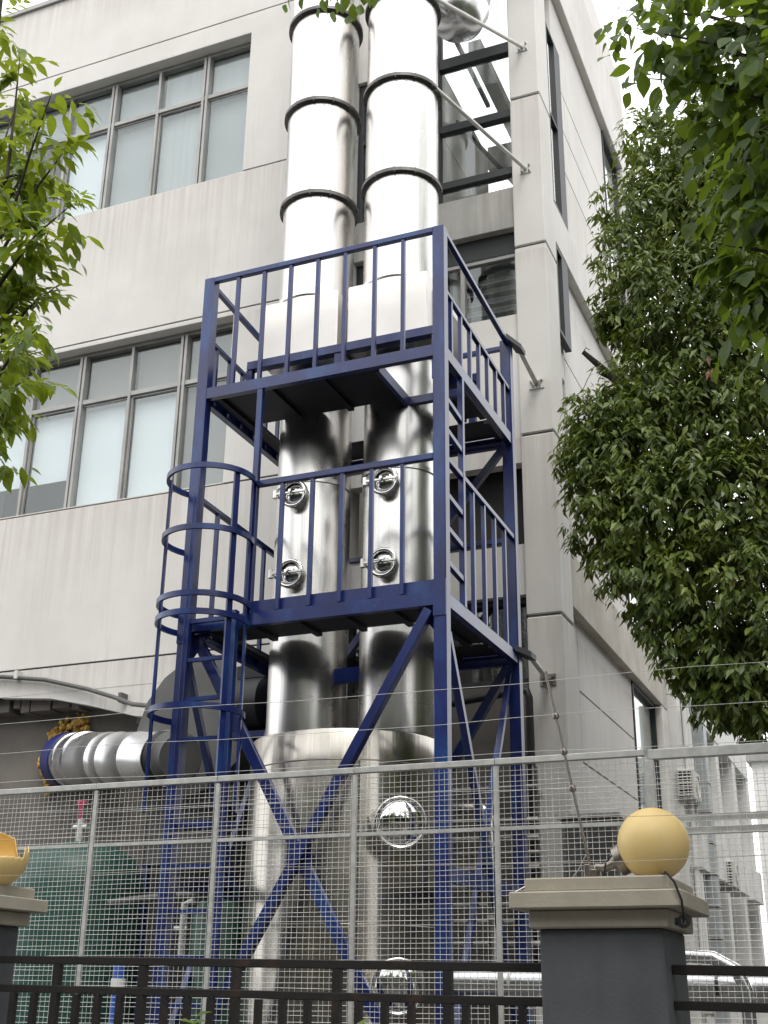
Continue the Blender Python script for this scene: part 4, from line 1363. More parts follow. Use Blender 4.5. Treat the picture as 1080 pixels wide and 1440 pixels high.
# electric fence: leaning pole and strands
pl = thing('wire_pole', 'thin leaning metal pole with knotted insulators rising from the pillar cap', 'pole', (-1.312, 5.45, 2.085))
P0, P1 = Vector((-1.300, 5.47, 2.10)), Vector((-1.474, 5.45, 3.04))
MB().tube([P0, P1], 0.0065, 10).build('pole', M_BRASS, pl)
SZ = [2.998, 2.828, 2.662, 2.497, 2.332, 2.152]
for z in SZ[1:4]:
    t = (z - P0.z) / (P1.z - P0.z)
    c = P0.lerp(P1, t)
    MB().lathe(c, P1 - P0, [(-0.015, 0.007), (-0.012, 0.014), (0.0, 0.017), (0.012, 0.014), (0.015, 0.007)], 14).build('insulator', M_BRASS, pl)
strand_words = ['topmost', 'second from top', 'third from top', 'fourth from top', 'second lowest', 'lowest']
for i, (z, wd) in enumerate(zip(SZ, strand_words)):
    m = MB()
    pts = []
    for k in range(25):
        x = -6.0 + k * 0.4
        sag = 0.012 * math.sin((x + 1.4) * 2.2 + i) + 0.006 * math.sin(x * 5 + i * 2)
        pts.append((x, 5.25 + 0.2 if i < 4 else 5.19, z + sag * 0.6 - 0.006 * (x + 1.4)))
    m.tube(pts, 0.0013, 5)
    o = m.build('fence_wire', M_GALV if i < 4 else M_BRASS, None)
    tag(o, wd + ' thin steel fence wire stretched above the iron railing across the lamp pole', 'wire', 'electric fence wires')

# ------------------------------------------------------------------ annex building on the right
ann = thing('annex_building', 'low white annex with rows of windows receding behind the main building on the right', 'building', (-3, 20, 0))
XA = -2.6
MB().box(-8, XA, 16.1, 23.4, 5.40, 6.55).build('parapet_band', M_WHITE, ann, 0.01)
MB().box(-8, XA - 0.35, 16.05, 23.3, 0, 5.395).build('wall', M_WHITE, ann)
MB().box(-8, XA + 0.03, 16.08, 23.43, 6.551, 6.62).build('coping', M_FRAME, ann)
for y in (16.1, 17.5, 19.4, 21.3, 23.1):
    MB().box(XA - 0.349, XA - 0.01, y, y + 0.32, 0, 5.395).build('pilaster', M_WHITE, ann)
for y in (16.5, 17.9, 19.8, 21.7):
    for z0, z1 in ((3.75, 5.2), (1.7, 3.2)):
        w = MB().box(XA - 0.348, XA - 0.30, y, y + 1.3, z0, z0 + 0.06).box(XA - 0.348, XA - 0.30, y, y + 1.3, z1 - 0.06, z1)
        for q in range(5):
            w.box(XA - 0.348, XA - 0.30, y + 0.31 * q, y + 0.31 * q + 0.05, z0 + 0.06, z1 - 0.06)
        wo = w.build('window', M_FRAME, ann)
        for q in range(4):
            MB().box(XA - 0.335, XA - 0.33, y + 0.31 * q + 0.05, y + 0.31 * q + 0.31, z0 + 0.06, z1 - 0.06).build('pane', M_FRAMED if q % 3 == 0 else M_GLASS, wo)
    MB().box(XA - 0.349, XA + 0.12, y, y + 1.2, 3.2, 3.72).build('sill_panel', M_WHITE, ann, 0.01)
fb = thing('far_building', 'plain pale block closing the view at the far right behind the mesh', 'building', (0, 30, 0))
MB().box(-2.9, 9, 27, 36, 0, 6.4).build('wall', M_WHITE, fb)
MB().box(-3.0, 9.1, 26.9, 36.1, 6.4, 6.6).build('coping', M_FRAME, fb)
for x in (-0.9, 1.1, 3.1):
    w = MB().box(x, x + 1.2, 26.95, 26.995, 2.6, 4.1).build('window', M_FRAME, fb)
    MB().box(x + 0.08, x + 1.12, 26.94, 26.949, 2.68, 4.02).build('pane', M_GLASS, w)

rd = thing('riser_duct', 'tall square grey insulated riser duct climbing the annex wall', 'duct', (-2.4, 17.2, 0))
z = 0.0
while z < 6.3:
    MB().box(XA - 0.03, XA + 0.18, 17.0, 17.3, z, z + 0.385).build('duct_section', M_DUCTG, rd, 0.012)
    MB().box(XA - 0.04, XA + 0.19, 16.988, 17.312, z + 0.386, z + 0.399).build('duct_flange', M_GALV, rd)
    z += 0.4
for k, (y, r_, nm) in enumerate(((16.25, 0.035, 'white downpipe at the near corner of the annex'), (16.55, 0.03, 'thin white conduit beside the downpipe on the annex'))):
    dpp = thing('downpipe', nm, 'pipe', (XA + 0.05, y, 0))
    MB().tube([(XA + 0.06, y, 0), (XA + 0.06, y, 5.3)], r_, 10).build('pipe', M_WHITE, dpp)
    for z in (1.5, 3.2, 4.7):
        MB().box(XA - 0.005, XA + 0.10, y - 0.05, y + 0.05, z, z + 0.03).build('pipe_clip', M_GALV, dpp)


def ac_unit(x, y, z, label, w=0.22, d=0.5, h=0.38):
    a = thing('ac_unit', label, 'air conditioner', (x, y, z), 'outdoor air conditioner units')
    MB().box(x, x + w, y, y + d, z, z + h).build('casing', M_ACW, a, 0.012)
    g = MB()
    for i in range(8):
        g.box(x + 0.02, x + w - 0.02, y - 0.016, y - 0.008, z + 0.04 + i * (h - 0.07) / 8, z + 0.052 + i * (h - 0.07) / 8)
    for i in range(4):
        g.box(x + 0.02 + i * (w - 0.05) / 3, x + 0.03 + i * (w - 0.05) / 3, y - 0.0075, y - 0.001, z + 0.03, z + h - 0.03)
    g.build('grille', M_WHITE, a)
    MB().box(x + 0.018, x + w - 0.018, y - 0.0008, y - 0.0002, z + 0.03, z + h - 0.03).build('coil', M_BLACK, a)
    MB().lathe((x + w + 0.001, y + d * 0.55, z + h / 2), (1, 0, 0), [(0, h * 0.4), (0.010, h * 0.4), (0.010, h * 0.36), (0.0, h * 0.36)], 28).build('fan_ring', M_ACW, a)
    for yy in (y + 0.08, y + d - 0.12):
        MB().box(x - 0.06, x + w, yy, yy + 0.03, z - 0.04, z - 0.001).build('bracket', M_GALV, a)


ac_unit(XA - 0.07, 16.05, 4.03, 'beige outdoor air conditioner on brackets at the near annex corner')
ac_unit(XA + 0.0, 18.6, 3.15, 'smaller outdoor air conditioner beyond the grey riser duct')

# ------------------------------------------------------------------ leaves and trees
def leaf_mesh(name, mat, seed, w=0.42, curl=0.25, fold=0.18, n=7):
    """one leaf, length 1 along +Y, with folded halves, curl and a drip tip"""
    r = random.Random(seed)
    vs, fs = [], []
    for i in range(n + 1):
        t = i / n
        wd = w * 0.5 * (math.sin(math.pi * min(1, t * 0.93 + 0.05)) ** 0.85) * (1 - 0.35 * t ** 3)
        if i == n:
            wd = 0.006
        if i == 0:
            wd = 0.015
        z = -curl * t * t + 0.02 * r.uniform(-1, 1)
        vs += [(-wd, t, z + fold * wd + 0.02 * r.uniform(-1, 1)), (0, t, z), (wd, t, z + fold * wd + 0.02 * r.uniform(-1, 1))]
    for i in range(n):
        a = i * 3
        fs += [(a, a + 1, a + 4, a + 3), (a + 1, a + 2, a + 5, a + 4)]
    me = bpy.data.meshes.new(name)
    me.from_pydata(vs, [], fs)
    me.polygons.foreach_set('use_smooth', [True] * len(fs))
    me.materials.append(mat)
    return me


def leaf_frames(P, D, N, S):
    """matrices for leaves at P along D with approximate normal N and length S (numpy)"""
    D = D / np.linalg.norm(D, axis=1, keepdims=True)
    X = np.cross(D, N)
    X /= np.linalg.norm(X, axis=1, keepdims=True) + 1e-9
    Z = np.cross(X, D)
    return X * S[:, None], D * S[:, None], Z * S[:, None]


CAMP = np.array([0, 0, EYE])


def foliage(parent, P, D, N, S, mat, meshes, tmpl, crown_name='crown', n_ind=300):
    """nearest n_ind leaves as parts sharing meshes, the rest one joined part"""
    X, Y, Z = leaf_frames(P, D, N, S)
    dist = np.linalg.norm(P - CAMP, axis=1) / S
    fwv = np.array(fw)
    rel = P - CAMP
    dep = rel @ fwv
    u = (rel @ np.array(rt2)) / dep * FPX
    v = (rel @ np.array(up2)) / dep * FPX
    vis = (dep > 0) & (np.abs(u) < 545) & (np.abs(v) < 725)
    key = np.where(vis, dist, dist + 1e4)
    order = np.argsort(key)
    off = np.array(parent.location)
    ind = order[:n_ind]
    for j, i in enumerate(ind):
        o = bpy.data.objects.new('leaf', meshes[int(i) % len(meshes)])
        M = Matrix(((X[i, 0], Y[i, 0], Z[i, 0], P[i, 0] - off[0]), (X[i, 1], Y[i, 1], Z[i, 1], P[i, 1] - off[1]), (X[i, 2], Y[i, 2], Z[i, 2], P[i, 2] - off[2]), (0, 0, 0, 1)))
        o.matrix_local = M
        o.parent = parent
        col.objects.link(o)
    rest = order[n_ind:]
    if len(rest) == 0:
        return
    tv, tf = tmpl
    tv = np.array(tv)
    k = len(tv)
    V = (P[rest][:, None, :] - off + tv[None, :, 0, None] * X[rest][:, None, :] + tv[None, :, 1, None] * Y[rest][:, None, :] + tv[None, :, 2, None] * Z[rest][:, None, :]).reshape(-1, 3)
    tfa = np.array(tf)
    nf, fs = tfa.shape
    F = (tfa[None] + (np.arange(len(rest)) * k)[:, None, None]).reshape(-1)
    me = bpy.data.meshes.new(crown_name)
    me.vertices.add(len(V))
    me.vertices.foreach_set('co', V.astype(np.float32).ravel())
    me.loops.add(len(F))
    me.loops.foreach_set('vertex_index', F.astype(np.int32))
    np_ = len(rest) * nf
    me.polygons.add(np_)
    me.polygons.foreach_set('loop_start', (np.arange(np_) * fs).astype(np.int32))
    me.polygons.foreach_set('loop_total', np.full(np_, fs, np.int32))
    me.update(calc_edges=True)
    me.validate()
    me.materials.append(mat)
    o = bpy.data.objects.new(crown_name, me)
    o.parent = parent
    o['kind'] = 'stuff'
    col.objects.link(o)


TM_BIG = ([(-0.01, 0, 0), (0.01, 0, 0), (-0.17, 0.22, 0.02), (0, 0.22, -0.01), (0.17, 0.22, 0.02), (-0.19, 0.5, -0.03), (0, 0.5, -0.06), (0.19, 0.5, -0.03), (-0.09, 0.78, -0.13), (0, 0.78, -0.15), (0.09, 0.78, -0.13), (-0.004, 1, -0.25), (0.004, 1, -0.25)],
          [(0, 3, 2, 2), (1, 4, 3, 3), (2, 3, 6, 5), (3, 4, 7, 6), (5, 6, 9, 8), (6, 7, 10, 9), (8, 9, 11, 11), (9, 10, 12, 12)])
TM_BIG = (TM_BIG[0], [(0, 1, 4, 2), (2, 4, 7, 5), (5, 7, 10, 8), (8, 10, 12, 11)])
TM_BIGV = [(-0.012, 0, 0), (0.012, 0, 0), (-0.2, 0.33, 0.02), (0, 0.33, -0.02), (0.2, 0.33, 0.02), (-0.14, 0.68, -0.08), (0, 0.68, -0.11), (0.14, 0.68, -0.08), (-0.005, 1, -0.22), (0.005, 1, -0.22)]
TM_LEAF = (TM_BIGV, [(0, 3, 2, 2)[:3] + (2,), ] and [(2, 0, 1, 3), (3, 1, 4, 4)[:3] + (4,), (2, 3, 6, 5), (3, 4, 7, 6), (5, 6, 9, 8), (6, 7, 9, 9)[:3] + (9,)])
# clean quads only: two strips of three quads sharing the midrib
TM_LEAF = ([(-0.012, 0, 0), (0, 0, 0), (0.012, 0, 0), (-0.2, 0.33, 0.03), (0, 0.33, -0.02), (0.2, 0.33, 0.03), (-0.14, 0.68, -0.07), (0, 0.68, -0.11), (0.14, 0.68, -0.07), (-0.006, 1, -0.22), (0, 1, -0.225), (0.006, 1, -0.22)],
           [(0, 1, 4, 3), (1, 2, 5, 4), (3, 4, 7, 6), (4, 5, 8, 7), (6, 7, 10, 9), (7, 8, 11, 10)])
_rows = [(0, 0.012, 0.0), (0.12, 0.10, -0.005), (0.30, 0.19, -0.02), (0.50, 0.205, -0.055), (0.70, 0.145, -0.11), (0.87, 0.06, -0.17), (1.0, 0.005, -0.225)]
TM_LEAF = ([p for t_, w_, z_ in _rows for p in ((-w_, t_, z_ + 0.22 * w_), (0, t_, z_), (w_, t_, z_ + 0.22 * w_))],
           [q for i_ in range(6) for q in ((i_ * 3, i_ * 3 + 1, i_ * 3 + 4, i_ * 3 + 3), (i_ * 3 + 1, i_ * 3 + 2, i_ * 3 + 5, i_ * 3 + 4))])
TM_SMALL = ([(-0.012, 0, 0), (0, 0, 0), (0.012, 0, 0), (-0.19, 0.42, 0.04), (0, 0.42, -0.03), (0.19, 0.42, 0.04), (-0.012, 1, -0.16), (0, 1, -0.165), (0.012, 1, -0.16)],
            [(0, 1, 4, 3), (1, 2, 5, 4), (3, 4, 7, 6), (4, 5, 8, 7)])


def spray(base, tip, n, size, droop=0.5, seed=0, spread=0.9):
    """alternate leaves along a twig; returns P, D, N, S lists"""
    r = random.Random(seed)
    b, t = Vector(base), Vector(tip)
    d = (t - b)
    Ln = d.length
    d.normalize()
    side = d.cross(Vector((0, 0, 1)))
    if side.length < 0.1:
        side = Vector((1, 0, 0))
    side.normalize()
    out_ = []
    for i in range(n):
        f = 0.15 + 0.85 * i / max(1, n - 1)
        p = b + d * (Ln * f) + Vector((0, 0, -0.10 * Ln * f * f))
        s = 1 if i % 2 else -1
        dr = d * r.uniform(0.3, 0.9) + side * s * r.uniform(0.4, spread) + Vector((r.uniform(-.3, .3), r.uniform(-.3, .3), -droop * r.uniform(0.3, 1.3)))
        if i == n - 1:
            dr = d + Vector((0, 0, -droop))
        nn = Vector((r.uniform(-.5, .5), r.uniform(-.8, .3), 1.0))
        out_.append((p, dr, nn, size * r.uniform(0.65, 1.2) * (0.8 if i == n - 1 else 1)))
    return out_


def pix(px, py, Yd):
    """point at distance Y=Yd in the direction measured on the photograph"""
    d = fw + rt2 * ((px - 540) / FPX) - up2 * ((py - 720) / FPX)
    d = d * (Yd / d.y)
    return Vector((d.x, d.y, d.z + EYE))


def shade_crown(c, r, n_, size, seed):
    """leaf mass added outside the frame to shade what lies below"""
    g = random.Random(seed)
    res = []
    for _ in range(n_):
        u = Vector((g.gauss(0, 1), g.gauss(0, 1), g.gauss(0, 1))).normalized()
        p = Vector(c) + u * r * (0.4 + 0.6 * g.random() ** 0.5)
        res.append((p, u + Vector((g.uniform(-.5, .5), g.uniform(-.5, .5), -0.6)), u + Vector((0, 0, 0.6)), size * g.uniform(0.7, 1.2)))
    return res


def to_np(lst):
    return (np.array([tuple(a[0]) for a in lst]), np.array([tuple(a[1]) for a in lst]), np.array([tuple(a[2]) for a in lst]), np.array([a[3] for a in lst]))


# --- left foreground tree: slender trunk just outside the frame, light green pointed leaves
rl = random.Random(21)
ltree = thing('street_tree', 'light green broad leaved tree reaching in from the left edge', 'tree', (-3.25, 3.2, 0.12))
trunk_pts = [(-3.30, 3.15, 0.10), (-3.34, 3.18, 1.5), (-3.30, 3.2, 2.8), (-3.28, 3.22, 3.7), (-3.25, 3.22, 4.4), (-3.2, 3.2, 4.9), (-3.25, 3.2, 5.9), (-3.3, 3.25, 6.8)]
MB().tube(trunk_pts, 0.05, 10, radii=[0.06, 0.055, 0.048, 0.035, 0.026, 0.02, 0.014, 0.006]).build('trunk', M_BARK, ltree)
lv_l = []
branches_l = [((8, 330), (85, 130)), ((5, 350), (112, 200)), ((0, 400), (110, 290)), ((-10, 480), (95, 330)), ((-10, 500), (92, 410)), ((-20, 560), (70, 470)), ((-30, 600), (45, 560)), ((10, 250), (40, 80)), ((0, 300), (60, 240)),
              ((-40, 680), (12, 668)), ((-20, 130), (14, 20)), ((-30, 440), (50, 400)), ((-30, 380), (70, 345)), ((-20, 300), (30, 160)), ((-30, 520), (60, 520)), ((-30, 260), (80, 260)), ((-30, 600), (30, 600)),
              ((-60, 200), (0, 90)), ((-60, 350), (20, 420)), ((-60, 450), (25, 480)), ((-40, 230), (30, 300))]
brm = MB()
for i, (a, b) in enumerate(branches_l):
    yd = 3.2 + rl.uniform(-0.25, 0.35)
    A, B = pix(*a, 3.2), pix(b[0] - 12, b[1] - max(0, b[1] - 330) * 0.10, yd)
    tk = min((Vector(q) for q in trunk_pts[2:]), key=lambda q: (q - A - Vector((0, 0, -0.2))).length)
    brm.tube([tk, A], 0.01, 6, radii=[0.014, 0.008])
    mid = (A + B) / 2 + Vector((0, 0, 0.05))
    brm.tube([A, mid, B], 0.006, 6, radii=[0.008, 0.005, 0.002])
    for k in range(12):
        f = 0.15 + 0.85 * k / 11
        p = A.lerp(B, f)
        q = p + Vector((rl.uniform(-0.12, 0.13), rl.uniform(-0.15, 0.15), rl.uniform(-0.09, 0.10)))
        lv_l += spray(p, q, rl.choice((5, 6, 7)), 0.080, 0.55, rl.random())
    lv_l += spray(mid, B + (B - A) * 0.08, 7, 0.08, 0.5, rl.random())
lv_l += shade_crown((-3.6, 2.2, 7.9), 1.7, 420, 0.16, 5) + shade_crown((-5.2, 3.0, 8.2), 1.6, 300, 0.16, 6)  # unseen leaf masses above the frame, added to block skylight
brm.build('branch', M_BARK, ltree)
meshes_l = [leaf_mesh('leaf', M_LEAF_L, s, 0.40 + 0.05 * (s % 3), 0.18 + 0.1 * (s % 2), 0.25) for s in range(4)]
foliage(ltree, *to_np(lv_l), M_LEAF_L, meshes_l, TM_LEAF)

# --- right foreground tree: big round leaves hanging in from the upper right
rtree = thing('street_tree', 'dark broad leaved tree overhanging the upper right corner close to the camera', 'tree', (1.2, 4.3, 0.12))
MB().tube([(1.25, 4.3, 0.1), (1.2, 4.3, 2.0), (1.05, 4.3, 4.2), (0.8, 4.3, 5.6), (0.3, 4.2, 6.9), (-0.3, 4.1, 7.6)], 0.1, 12, radii=[0.13, 0.11, 0.09, 0.065, 0.04, 0.015]).build('trunk', M_BARK, rtree)
lv_r = []
rr_ = random.Random(9)
brm = MB()
bsegs = [((1130, 120), (895, 40)), ((1130, 160), (905, 110)), ((1120, 60), (880, 15)), ((1130, 200), (985, 175)), ((1130, 260), (1000, 225)), ((1140, 330), (1015, 290)), ((1140, 400), (1020, 345)), ((1140, 430), (1045, 400)),
         ((1120, 0), (930, -30)), ((1120, 100), (960, 80)), ((1130, 230), (1040, 250)), ((1140, 480), (1060, 400)), ((1120, 30), (1000, 30)), ((1130, 140), (1010, 130)), ((1140, 300), (1050, 300)), ((1150, 180), (1055, 190)), ((1140, 90), (1060, 60)), ((1100, -10), (900, -30))]
for i, (a, b) in enumerate(bsegs):
    yd = 4.2 + rr_.uniform(-0.4, 0.5)
    A, B = pix(*a, 4.3), pix(*b, yd)
    tk = min((Vector(q) for q in ((1.2, 4.3, 2.0), (1.12, 4.3, 3.1), (1.05, 4.3, 4.2), (0.92, 4.3, 4.9), (0.8, 4.3, 5.6), (0.3, 4.2, 6.9))), key=lambda q: (q - A - Vector((0, 0, -0.3))).length)
    brm.tube([tk, (tk + A) / 2 + Vector((0, 0, 0.08)), A], 0.015, 6, radii=[0.024, 0.016, 0.011])
    mid = (A + B) / 2 + Vector((0, 0, 0.06))
    brm.tube([A, mid, B], 0.008, 6, radii=[0.011, 0.007, 0.002])
    for k in range(16):
        f = 0.06 + 0.92 * k / 15
        p = A.lerp(B, f)
        q = p + Vector((rr_.uniform(-0.22, 0.14), rr_.uniform(-0.25, 0.25), rr_.uniform(-0.22, 0.10)))
        lv_r += spray(p, q, rr_.choice((4, 5, 6)), 0.105, 0.75, rr_.random())
# tip overhanging the stacks at the top of the picture
A, B = pix(640, -90, 4.1), pix(455, -12, 4.2)
brm.tube([(-0.3, 4.1, 7.5), pix(760, -120, 4.1), A, B], 0.01, 6, radii=[0.016, 0.012, 0.008, 0.002])
for tx, ty in ((402, 8), (425, -5), (448, 14), (470, 18), (492, 22), (508, 8), (520, 0), (460, 0), (480, 4)):
    T = pix(tx, ty, 4.2 + rr_.uniform(-0.1, 0.1))
    lv_r += spray(T + Vector((0.04, 0, 0.14)), T + Vector((0, 0, 0.02)), 3, 0.088, 1.0, rr_.random())
lv_r += shade_crown((1.6, 3.6, 8.6), 2.3, 700, 0.18, 7) + shade_crown((0.4, 1.2, 9.0), 2.2, 600, 0.18, 8)  # overhead leaves out of view, put in to shade the lower scene
brm.build('branch', M_BARK, rtree)
meshes_r = [leaf_mesh('leaf', M_LEAF_R, s + 10, 0.55 + 0.07 * (s % 3), 0.15 + 0.1 * (s % 2), 0.2) for s in range(4)]
tm_r = ([(x * 1.45, y, z) for x, y, z in TM_LEAF[0]], TM_LEAF[1])
foliage(rtree, *to_np(lv_r), M_LEAF_R, meshes_r, tm_r)

# --- camphor tree: dense dark crown in front of the side wall
ctree = thing('camphor_tree', 'dense dark green small leaved tree filling the right side before the side wall', 'tree', (0.55, 9.3, 0))
MB().tube([(0.6, 9.3, 0), (0.55, 9.3, 1.6), (0.45, 9.25, 3.2), (0.2, 9.3, 5.0), (-0.1, 9.3, 7.0), (-0.4, 9.2, 8.4)], 0.2, 14, radii=[0.24, 0.2, 0.17, 0.12, 0.07, 0.02]).build('trunk', M_BARK, ctree)
# clumps measured as (px, py, radius in m, depth)
clumps = [(905, 190, .28, 9.2), (940, 230, .40, 9.0), (990, 200, .45, 9.3), (900, 290, .42, 9.0), (960, 320, .55, 8.9), (1030, 280, .6, 9.0), (885, 360, .34, 8.8), (930, 420, .55, 8.8), (1000, 420, .65, 8.8), (1070, 380, .6, 9.2),
          (895, 455, .30, 8.9), (960, 500, .55, 8.8), (1040, 500, .65, 8.8), (905, 560, .45, 8.7), (850, 580, .32, 8.7), (845, 640, .36, 8.7), (822, 655, .18, 8.6), (900, 640, .5, 8.6), (970, 600, .6, 8.6), (1050, 610, .6, 8.7),
          (860, 700, .36, 8.6), (850, 745, .30, 8.6), (915, 720, .5, 8.5), (985, 710, .6, 8.5), (1060, 720, .65, 8.6), (875, 790, .28, 8.6), (930, 810, .42, 8.5), (1000, 820, .55, 8.5), (1070, 830, .6, 8.5),
          (945, 870, .30, 8.6), (985, 900, .40, 8.5), (1050, 920, .50, 8.5), (975, 940, .22, 8.6), (1020, 970, .32, 8.5), (1060, 985, .30, 8.5), (1090, 960, .4, 8.6), (865, 450, .16, 8.9), (830, 610, .18, 8.7), (1110, 500, .7, 9.1), (1120, 700, .7, 9.0), (1120, 300, .7, 9.4),
          (1040, 200, .6, 9.4), (1090, 140, .65, 9.3), (1000, 265, .55, 9.2), (950, 270, .5, 9.3), (1060, 260, .6, 9.5), (1020, 150, .35, 9.6), (915, 505, .28, 9.6), (920, 600, .5, 9.3), (960, 760, .5, 9.3), (1000, 550, .6, 9.5), (940, 350, .45, 9.6)]
rc = np.random.default_rng(4)
P_, D_, N_, S_ = [], [], [], []
cbr = MB()
core_pts = [Vector((0.45, 9.25, 3.2)), Vector((0.2, 9.3, 5.0)), Vector((-0.1, 9.3, 7.0)), Vector((-0.4, 9.2, 8.4))]
for (px, py, rad, yd) in clumps:
    c = pix(px, py, yd)
    src = min(core_pts, key=lambda q: (q - c - Vector((0, 0, -0.8))).length)
    mid = (src + c) / 2 + Vector((0, 0, 0.15))
    cbr.tube([src, mid, c], 0.02, 6, radii=[0.03, 0.02, 0.005])
    ntw = int(36 + 640 * rad * rad)
    u = rc.normal(size=(ntw, 3))
    u /= np.linalg.norm(u, axis=1, keepdims=True)
    rad_ = rad * (0.45 + 0.6 * rc.random(ntw) ** 0.6)
    tw = np.array(c) + u * rad_[:, None] * np.array([1, 0.9, 0.85])
    for i in range(ntw):
        o_ = u[i]
        # a rosette of drooping leaves at the twig tip
        nl = rc.integers(6, 10)
        for k in range(nl):
            a = rc.random() * 6.283
            dirv = np.array([math.cos(a) * 0.75, math.sin(a) * 0.75, 0]) + o_ * 0.55 + np.array([0, 0, -0.55 - 0.5 * rc.random()])
            P_.append(tw[i] + rc.normal(size=3) * 0.022)
            D_.append(dirv)
            N_.append(o_ * 0.8 + np.array([0, -0.1, 0.9]) + rc.normal(size=3) * 0.35)
            S_.append(0.080 * rc.uniform(0.5, 1.4))
for cx, cy, cz, r_ in ((1.5, 9.2, 6.2, 1.5), (2.6, 9.6, 5.0, 1.5), (1.7, 8.3, 8.2, 1.6), (0.6, 8.9, 11.6, 1.3), (2.4, 9.4, 10.2, 1.6), (1.2, 7.6, 4.8, 1.0)):  # extra clumps outside the frame, added to shade the lower walls
    for p, d_, n_, s_ in shade_crown((cx, cy, cz), r_, 900, 0.2, int(cx * 10)):
        P_.append(np.array(p))
        D_.append(np.array(d_))
        N_.append(np.array(n_))
        S_.append(s_)
cbr.build('branch', M_BARK, ctree)
# bare sawn limb pointing at the wall
MB().tube([(-1.9, 9.7, 8.05), (-2.05, 9.62, 7.62), (-2.15, 9.55, 7.35), (-2.2, 9.5, 7.05)], 0.03, 8, radii=[0.05, 0.042, 0.035, 0.028]).build('bare_branch', M_BARK, ctree) if False else None
sb = [pix(893, 558, 9.2), pix(862, 532, 9.2), pix(840, 512, 9.15), pix(820, 495, 9.1)]
MB().tube(sb, 0.03, 8, radii=[0.04, 0.034, 0.028, 0.02]).tube([pix(856, 530, 9.2), pix(844, 524, 9.1)], 0.02, 6).build('bare_branch', M_BARK, ctree)
MB().tube([pix(820, 495, 9.1), pix(824, 489, 9.1), pix(829, 492, 9.1)], 0.004, 5).tube([pix(835, 516, 9.1), pix(826, 534, 9.1), pix(818, 552, 9.1)], 0.003, 5).build('twig', M_BARK, ctree)
meshes_c = [leaf_mesh('leaf', M_LEAF_C, s + 30, 0.40 + 0.04 * (s % 3), 0.2, 0.22, 3) for s in range(4)]
P_, D_, N_, S_ = map(np.array, (P_, D_, N_, S_))
foliage(ctree, P_, D_, N_, S_, M_LEAF_C, meshes_c, TM_SMALL)
wl = []
for px, py in ((1043, 800), (1040, 835), (1000, 510)):
    c = pix(px, py, 8.3)
    for k in range(5):
        wl.append((c + Vector((random.uniform(-.05, .05), random.uniform(-.05, .05), random.uniform(-.08, .05))), Vector((random.uniform(-.4, .4), random.uniform(-.3, .3), -1)), Vector((0, -1, 0.3)), 0.09))
mw = MB()
for p, d, nn, s in wl:
    X, Y, Z = leaf_frames(np.array([p]), np.array([d]), np.array([nn]), np.array([s]))
    mw.add([tuple(np.array(p) + v[0] * X[0] + v[1] * Y[0] + v[2] * Z[0]) for v in TM_SMALL[0]], TM_SMALL[1])
tag(mw.build('withered_leaves', M_LEAF_D, ctree), kind='stuff')

# --- small plants at the foot of the railing
for (x, y, h, lb, big, n_) in ((-3.05, 5.0, 1.50, 'weedy bush tip with small yellow green leaves before the railing at left', 0.06, 46), (-2.23, 5.0, 1.47, 'young sprig of three pointed leaves before the railing near the middle', 0.115, 9)):
    sh = thing('roadside_shrub', lb, 'plant', (x, y, 0.12))
    m = MB()
    ll = []
    rs = random.Random(n_)
    for k in range(4 if n_ > 20 else 1):
        tx, ty = x + rs.uniform(-.09, .09) * (n_ > 20), y + rs.uniform(-.08, .08) * (n_ > 20)
        tz = h + (rs.uniform(-.05, .03) if n_ > 20 else 0)
        m.tube([(x, y, 0.12), ((x + tx) / 2, (y + ty) / 2, h * 0.6), (tx, ty, tz)], 0.006, 6, radii=[0.012, 0.008, 0.003])
        for q in range(n_ // 4 if n_ > 20 else 3):
            z = tz - q * 0.03 * (1 if n_ > 20 else 0.15)
            a = q * 2.4 + k
            dz = 0.35 if n_ > 20 else (1.1 if q == 0 else 0.35)
            ll.append((Vector((tx, ty, z)), Vector((math.cos(a), 0.4 * math.sin(a), dz)), Vector((0, -0.6, 1)), big * rs.uniform(0.8, 1.15)))
    m.build('stem', M_LEAF_L, sh)
    foliage(sh, *to_np(ll), M_LEAF_L, meshes_l, TM_LEAF)

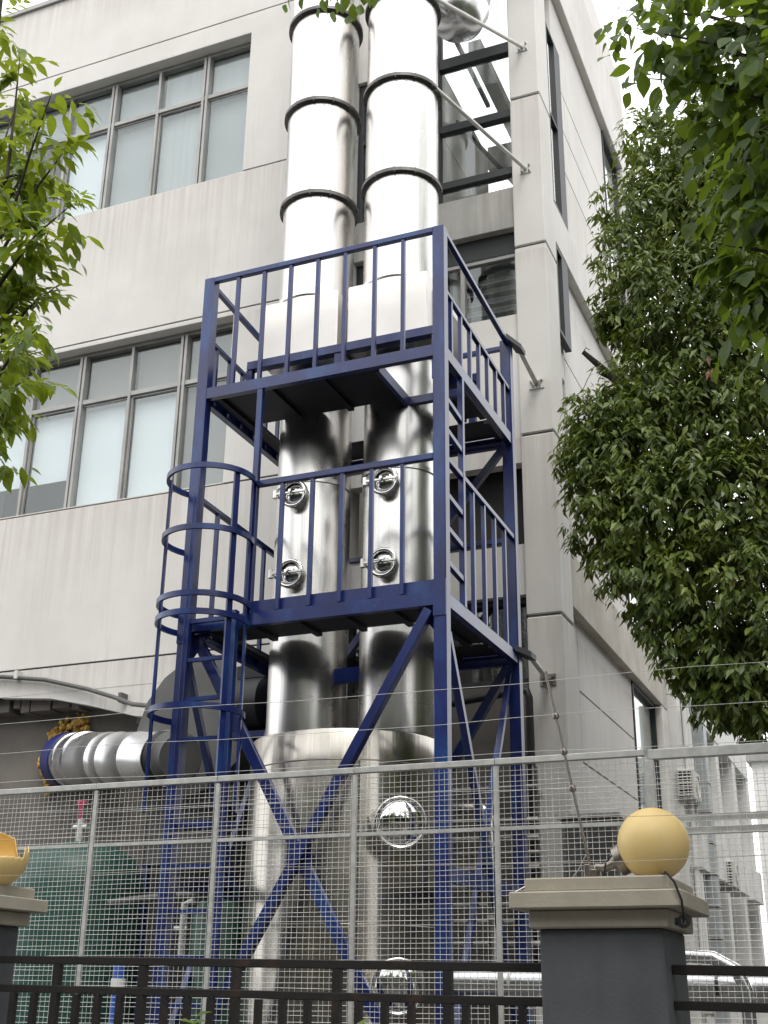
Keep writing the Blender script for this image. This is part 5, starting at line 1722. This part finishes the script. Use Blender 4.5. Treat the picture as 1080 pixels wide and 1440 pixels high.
nb = thing('shade_building', 'plain unseen block added beyond the right edge to darken side wall and steel', 'building', (12, 14, 0))  # unseen block added to cut off the sky on the right
MB().box(7.5, 20, 1.5, 26, 0, 10.5).build('wall', M_OPP, nb)
for k in range(10):
    MB().box(7.45, 7.499, 3 + (k % 5) * 4.5, 5.6 + (k % 5) * 4.5, 2.2 + 4.2 * (k // 5), 4.4 + 4.2 * (k // 5)).build('window', M_FRAMED, nb)
# ------------------------------------------------------------------ across the street, mirrored in the steel, made tall and dense to darken it
opp = thing('opposite_building', 'plain brownish building across the street seen only in reflections and made tall to darken them', 'building', (-8, -26, 0))
MB().box(-44, 34, -34, -24, 0, 15.0).build('wall', M_OPP, opp)
for k in range(45):
    MB().box(-41 + (k % 15) * 5, -37.5 + (k % 15) * 5, -24.05, -23.995, 2.4 + 4.2 * (k // 15), 4.6 + 4.2 * (k // 15)).build('window', M_FRAMED, opp)
for k, (x, y, h) in enumerate(((-22, -7.8, 9.6), (-16.5, -7.5, 10.4), (-11.5, -8.0, 11.2), (-6.5, -7.6, 10.2), (-1.5, -8.2, 11.4), (4.0, -7.4, 9.8), (9.5, -7.9, 10.6))):
    t = thing('street_tree', ('first', 'second', 'third', 'fourth', 'fifth', 'sixth', 'seventh')[k] + ' round crowned street tree from the left across the road behind the camera', 'tree', (x, y, 0), 'trees across the road')
    MB().tube([(x, y, 0), (x, y, 2.6), (x + 0.1, y, h - 1.5)], 0.12, 8, radii=[0.16, 0.13, 0.04]).build('trunk', M_BARK, t)
    g = np.random.default_rng(k)
    nq = 4200
    u = g.normal(size=(nq, 3))
    u /= np.linalg.norm(u, axis=1, keepdims=True)
    cc = np.array([x, y, h * 0.54])
    rad = (0.5 + 0.5 * g.random(nq)) * (1 + 0.15 * np.sin(u[:, 0] * 5 + k) * np.cos(u[:, 2] * 4))
    Pq = cc + u * rad[:, None] * np.array([3.3, 2.2, h * 0.47])
    foliage(t, Pq, u + g.normal(size=(nq, 3)) * 0.4 + np.array([0, 0, -0.4]), u + np.array([0, 0, .5]), np.full(nq, 0.65), M_LEAF_S, [], TM_SMALL, n_ind=0)
